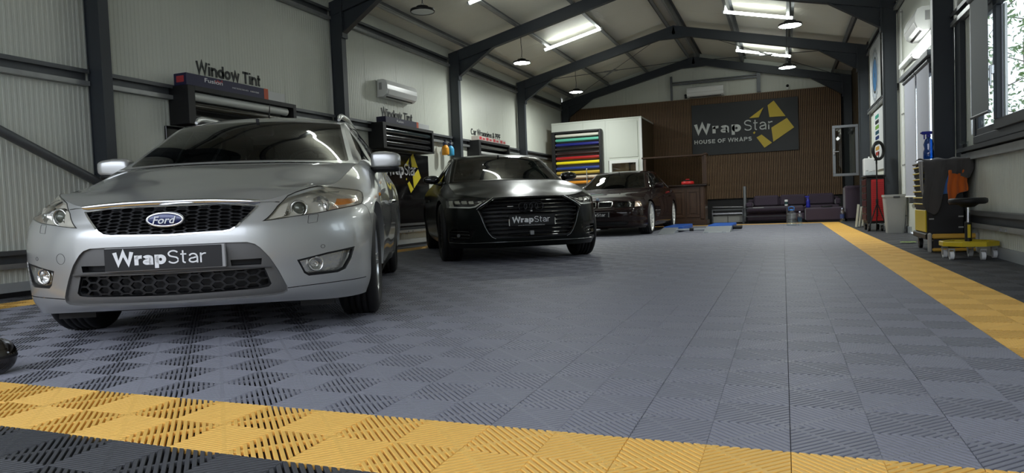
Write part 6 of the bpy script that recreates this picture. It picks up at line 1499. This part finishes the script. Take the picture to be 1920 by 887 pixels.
rows = [[(1.33+.17*g, 9.5+.12*f+.02*math.sin(9*g), .012+.012*math.sin(17*g+5*f)**2) for g in np.linspace(0, 1, 16)] for f in np.linspace(0, 1, 6)]
cloth('green_cloth', rows, (.28, .42, .05), 'lime green cloth lying on the floor behind the yellow trolley')
# stool
st = thing('roller_stool', 'rolling work stool with black round seat and yellow base', 'stool', (1.565, 7.33, 0))
MB().lathe([(0, .495), (.13, .495), (.15, .505), (.155, .525), (.15, .545), (.13, .552), (0, .552)], n=32).build('seat', M['blackpl'], st); MB().lathe([(0, .465), (.05, .470), (.085, .495)], n=20).build('seat_plate', M['black'], st)
MB().cyl((0, 0, .30), (0, 0, .48), .014, n=12).build('piston', M['chrome'], st); MB().cyl((0, 0, .155), (0, 0, .33), .028, n=14).build('column', M['black'], st); MB().box(-.012, .012, -.0305, -.027, .19, .31).build('column_label', ypl, st)
oc = [(.235*math.cos(math.radians(22.5+45*k)), .235*math.sin(math.radians(22.5+45*k))) for k in range(8)]; oi = [(a*.80, c*.80) for a, c in oc]
b = MB(); b.grid([[(a, c, .120) for a, c in oc], [(a, c, .158) for a, c in oc], [(a*.97, c*.97, .162) for a, c in oc], [(a, c, .158) for a, c in oi], [(a, c, .150) for a, c in oi], [(a, c, .120) for a, c in oi]], closed=True, smooth=False); b.build('base_rim', ypl, st)
MB().lathe([(0, .128), (.19, .128), (.19, .142), (0, .142)], n=8).build('base_tray', M['black'], st)
for k in range(5):
    a = math.radians(90+72*k); MB().box(-.018, .018, 0, .2, .142, .158, T=Matrix.Rotation(a, 4, 'Z')).build('base_spoke', ypl, st)
for k in range(5):
    a = math.radians(270+72*k+20); caster(st, .20*math.cos(a), .20*math.sin(a), .038, M['whitepl'], M['galv'])
# creeper on its edge
cr = thing('creeper_board', 'yellow railed mechanic creeper leaning against the trolley', 'creeper', (0, 0, 0))
yw = mat('amber_wood', (.62, .36, .05), .4)
MB().box(1.405, 1.80, 8.04, 8.075, .140, .190, c=.012).build('rail', yw, cr); MB().box(1.405, 1.80, 8.04, 8.075, .012, .045, c=.010).build('rail', yw, cr); MB().box(1.42, 1.78, 8.05, 8.065, .05, .135).build('pad', M['black'], cr)
for x in (1.385, 1.795): MB().box(x-.017, x+.017, 8.03, 8.085, .0, .20, c=.012).build('end_bracket', M['greyp'], cr)
# ---- right window with blind
w1 = struct('window_1', 'dark framed window with roller blind on the right wall', 'window')
def wframe(y0, y1, z0, z1, par, x=XR-.06, d=.07, w_=.075, m=None, nm='window_frame'):
    for dd in ((y0, y1, z1-w_, z1), (y0, y1, z0, z0+w_), (y0, y0+w_, z0+w_, z1-w_), (y1-w_, y1, z0+w_, z1-w_)): MB().box(x, x+d, dd[0], dd[1], dd[2], dd[3], c=.005).build(nm, m or M['steel'], par)
wframe(5.16, 7.97, 1.07, 2.36, w1); wframe(7.17, 7.90, 1.14, 2.29, w1, XR-.05, .05, .07); wframe(6.22, 7.16, 1.14, 2.29, w1, XR-.085, .05, .09); wframe(5.22, 6.20, 1.14, 2.29, w1, XR-.05, .05, .07)
for y0, y1 in ((7.24, 7.83), (6.31, 7.07), (5.29, 6.13)):
    MB().box(XR-.035, XR-.027, y0, y1, 1.2, 2.22).build('pane', M['wglass'], w1); 
MB().box(XR-.03, XR-.012, 7.02, 7.07, 1.22, 2.20).box(XR-.03, XR-.012, 7.20, 7.235, 1.22, 2.2).build('glazing_bead', M['white'], w1)
b = MB(); b.box(XR-.115, XR-.085, 7.10, 7.125, 1.62, 1.70, c=.004); b.box(XR-.125, XR-.108, 7.105, 7.122, 1.52, 1.70, c=.004); b.build('window_handle', M['alu'], w1)
rb = thing('roller_blind', 'grey half lowered roller blind over the right window', 'blind', (0, 0, 0))
MB().cyl((XR-.13, 7.06, 2.405), (XR-.13, 7.70, 2.405), .032, n=14).build('roller', mat('blind_grey', (.17, .19, .20), .7), rb); MB().box(XR-.135, XR-.132, 7.10, 7.68, 1.31, 2.40).build('fabric', mat('blind_grey', (.17, .19, .20), .7), rb); MB().cyl((XR-.134, 7.08, 1.30), (XR-.134, 7.68, 1.30), .014, n=10).build('bottom_bar', M['galvd'], rb)
for y in (7.72, 7.755): MB().cyl((XR-.12, y, 1.15), (XR-.12, y, 2.40), .004, n=6).build('chain', M['white'], rb)
w2 = struct('window_2', 'grey casement sash standing open from the right wall', 'window')
def sash(x0, x1, z0, z1, y, w_=.06):
    for dd in ((x0, x1, z1-w_, z1), (x0, x1, z0, z0+w_), (x0, x0+w_, z0+w_, z1-w_), (x1-w_, x1, z0+w_, z1-w_)): MB().box(dd[0], dd[1], y, y+.05, dd[2], dd[3], c=.006).build('window_frame', mat('sash_grey', (.14, .15, .165), .4), w2)
    MB().box(x0+w_, x1-w_, y+.02, y+.027, z0+w_, z1-w_).build('pane', glassmat('sash_glass', (.62, .64, .62), .02, .05), w2)
sash(1.07, 1.60, 1.05, 2.20, 17.2); MB().box(1.08, 1.20, 17.16, 17.18, 1.60, 1.622, c=.004).box(1.085, 1.11, 17.17, 17.20, 1.55, 1.67, c=.004).build('window_handle', M['alu'], w2)
# glazed door behind the pale blinds
d1 = struct('door_1', 'glazed double door behind pale blinds on the right wall', 'door')
wframe(9.76, 10.79, .46, 2.19, d1, XR-.04, .05, .07, nm='door_frame'); wframe(10.81, 11.84, .46, 2.19, d1, XR-.04, .05, .07, nm='door_frame')
for y0, y1 in ((9.83, 10.72), (10.88, 11.77)): MB().box(XR-.02, XR-.012, y0, y1, .53, 2.12).build('pane', M['wglass'], d1)
bf = mat('pale_blind', (.36, .37, .42), .8)
for y0, y1, lb in ((9.90, 10.80, 'pale lilac roller blind nearer the camera on the right wall'), (10.84, 11.80, 'pale lilac roller blind further from the camera on the right wall')):
    t = thing('roller_blind', lb, 'blind', (0, 0, 0), group='pale blinds on the right wall'); MB().cyl((XR-.085, y0, 2.25), (XR-.085, y1, 2.25), .03, n=12).build('roller', M['galvd'], t); MB().box(XR-.09, XR-.087, y0+.02, y1-.02, .56, 2.25).build('fabric', bf, t); MB().cyl((XR-.09, y0+.02, .56), (XR-.09, y1-.02, .56), .012, n=8).build('bottom_bar', M['white'], t); MB().cyl((XR-.10, y0+.01, 1.0), (XR-.10, y0+.01, 2.25), .003, n=5).build('chain', M['white'], t)
t = struct('trim_7', 'dark blind box over the pale blinds', 'trim'); MB().box(XR-.14, XR-.005, 9.72, 11.92, 2.285, 2.36, c=.006).build('box', M['steel'], t)
t = struct('trim_8', 'white cable trunking under the right wall air conditioner', 'trim'); MB().box(XR-.07, XR-.005, 9.6, 12.4, 2.555, 2.63, c=.006).build('trunking', M['white'], t)
for k, (y, z0, z1) in enumerate(((12.30, .05, 2.55), (12.42, .05, 3.5), (9.02, 1.06, 3.5))):
    t = thing('conduit_pipe', 'thin white conduit pipe on the right wall, %s' % ('below the trunking', 'rising to the roof', 'beside the second column')[k], 'pipe', (XR-.025, y, 0), group='conduit pipes'); MB().cyl((0, 0, z0), (0, 0, z1), .012, n=8).build('pipe', M['white'], t)
    for z in np.arange(z0+.2, z1, .8): MB().box(-.016, .02, -.02, .02, z, z+.02).build('clip', M['greyp'], t)
# posters between the far columns
po = thing('emblem_poster', 'white poster with a round blue and black emblem high on the right wall', 'poster', (XR-.085, 15.2, 0))
MB().box(-.01, 0, -.82, .75, 2.42, 3.56).build('sheet', mat('poster_white', (.62, .64, .64), .5), po)
def disc(r0, r1, m, nm, d, cz=2.93, a0=0., a1=2*math.pi, n=40, cy=-.05):
    b = MB(); b.grid([[(-.0105-d, cy+r*math.cos(a), cz+r*math.sin(a)) for a in np.linspace(a0, a1, n)] for r in (r0, r1)]); return b.build(nm, m, po)
ink = mat('ink_dark', (.02, .025, .03), .5); inkb = mat('ink_blue', (.03, .16, .36), .5); inkg = mat('ink_grey', (.30, .33, .36), .5)
disc(.44, .50, inkg, 'outer_ring', .001); disc(.36, .43, mat('ink_pale', (.45, .5, .55), .5), 'ring', .001); disc(.31, .355, ink, 'inner_ring', .001); disc(.0, .305, inkb, 'emblem_field', .001); disc(.0, .05, ink, 'hub', .002)
for k in range(4): disc(.05, .30, ink, 'spoke', .002, a0=k*math.pi/2+.75, a1=k*math.pi/2+.82, n=3)
for k in range(24): disc(.50, .53, inkg, 'tooth', .001, a0=k*math.pi/12, a1=k*math.pi/12+.13, n=3)
po2 = thing('colour_chart', 'white board with coloured pill shapes on the right wall below the emblem', 'poster', (XR-.02, 15.2, 0)); MB().box(-.012, 0, -.62, .80, 1.10, 2.28).build('sheet', mat('poster_white', (.62, .64, .64), .5), po2)
for k, c in enumerate(((.05, .30, .22), (.02, .022, .03), (.16, .34, .05), (.015, .07, .10), (.012, .03, .12), (.015, .02, .04), (.55, .30, .04), (.35, .05, .03))):
    z = 2.16-.105*k; q = rounded([(.02, z-.035), (.55, z-.035), (.55, z+.035), (.02, z+.035)], .034, 5); MB().prism(q, lambda a, c_, d: (d, a, c_), -.016, -.0125).build('swatch', mat('swatch_%d' % k, c, .4), po2)
# glossy ball at the left edge
t = thing('glossy_ball', 'glossy black ball on the floor at the left edge', 'ball', (-3.125, 1.865, 0)); b = MB(); b.lathe([(.001, 0)]+[(.078*math.sin(a), .078-.078*math.cos(a)) for a in np.linspace(.15, math.pi-.01, 20)], n=28); b.build('ball', mat('ball_black', (.012, .009, .006), .06, 0, .6, coat=1., noise=.5, nscale=9), t); MB().lathe([(.0785, .0735), (.0790, .078), (.0785, .0825)], n=28).build('seam_band', M['blackpl'], t)
# ---- tree outside the right window
def tree(x, y, h, label, n=900, zr_=(.9, 3.2), rad=.8):
    t = thing('tree', label, 'tree', (x, y, 0)); bk = mat('bark', (.10, .08, .06), .8, noise=.3)
    MB().tube([(0, 0, -.05), (.05, .04, h*.4), (-.04, .06, h*.75), (.02, 0, h)], [.05, .04, .025, .01], 8).build('trunk', bk, t)
    b = MB(); rnd = random.Random(3+int(y*7))
    for k in range(7):
        z = rnd.uniform(*zr_); a = rnd.uniform(0, 6.28); MB().tube([(0, .02, z), (.4*rad*math.cos(a), .4*rad*math.sin(a), z+.15), (.8*rad*math.cos(a), .8*rad*math.sin(a), z+.12)], [.012, .008, .003], 5).build('branch', bk, t)
    for k in range(n):
        a = rnd.uniform(0, 6.28); r = rad*math.sqrt(rnd.random()); z = rnd.uniform(*zr_); c = Vector((r*math.cos(a), r*math.sin(a), z)); d = Vector((rnd.gauss(0, 1), rnd.gauss(0, 1), rnd.gauss(-.4, .6))).normalized(); s_ = d.orthogonal().normalized(); l = rnd.uniform(.08, .14)
        nn = d.cross(s_)*.012; b.add([c, c+d*l*.5+s_*l*.24+nn, c+d*l, c+d*l*.5-s_*l*.24+nn], [(0, 1, 2), (0, 2, 3)])
    tag(b.build('foliage', mat('leaf_green', (.09, .17, .04), .5, noise=.4, nscale=3), t, fixn=False), None, None, None, 'stuff')
tree(3.1, 12.6, 3.4, 'leafy tree seen through the right window, nearer one', 520, (.9, 3.4), .75)
tree(4.2, 15.2, 4.2, 'leafy tree seen through the right window, further one', 900, (1.0, 4.4), 1.0)
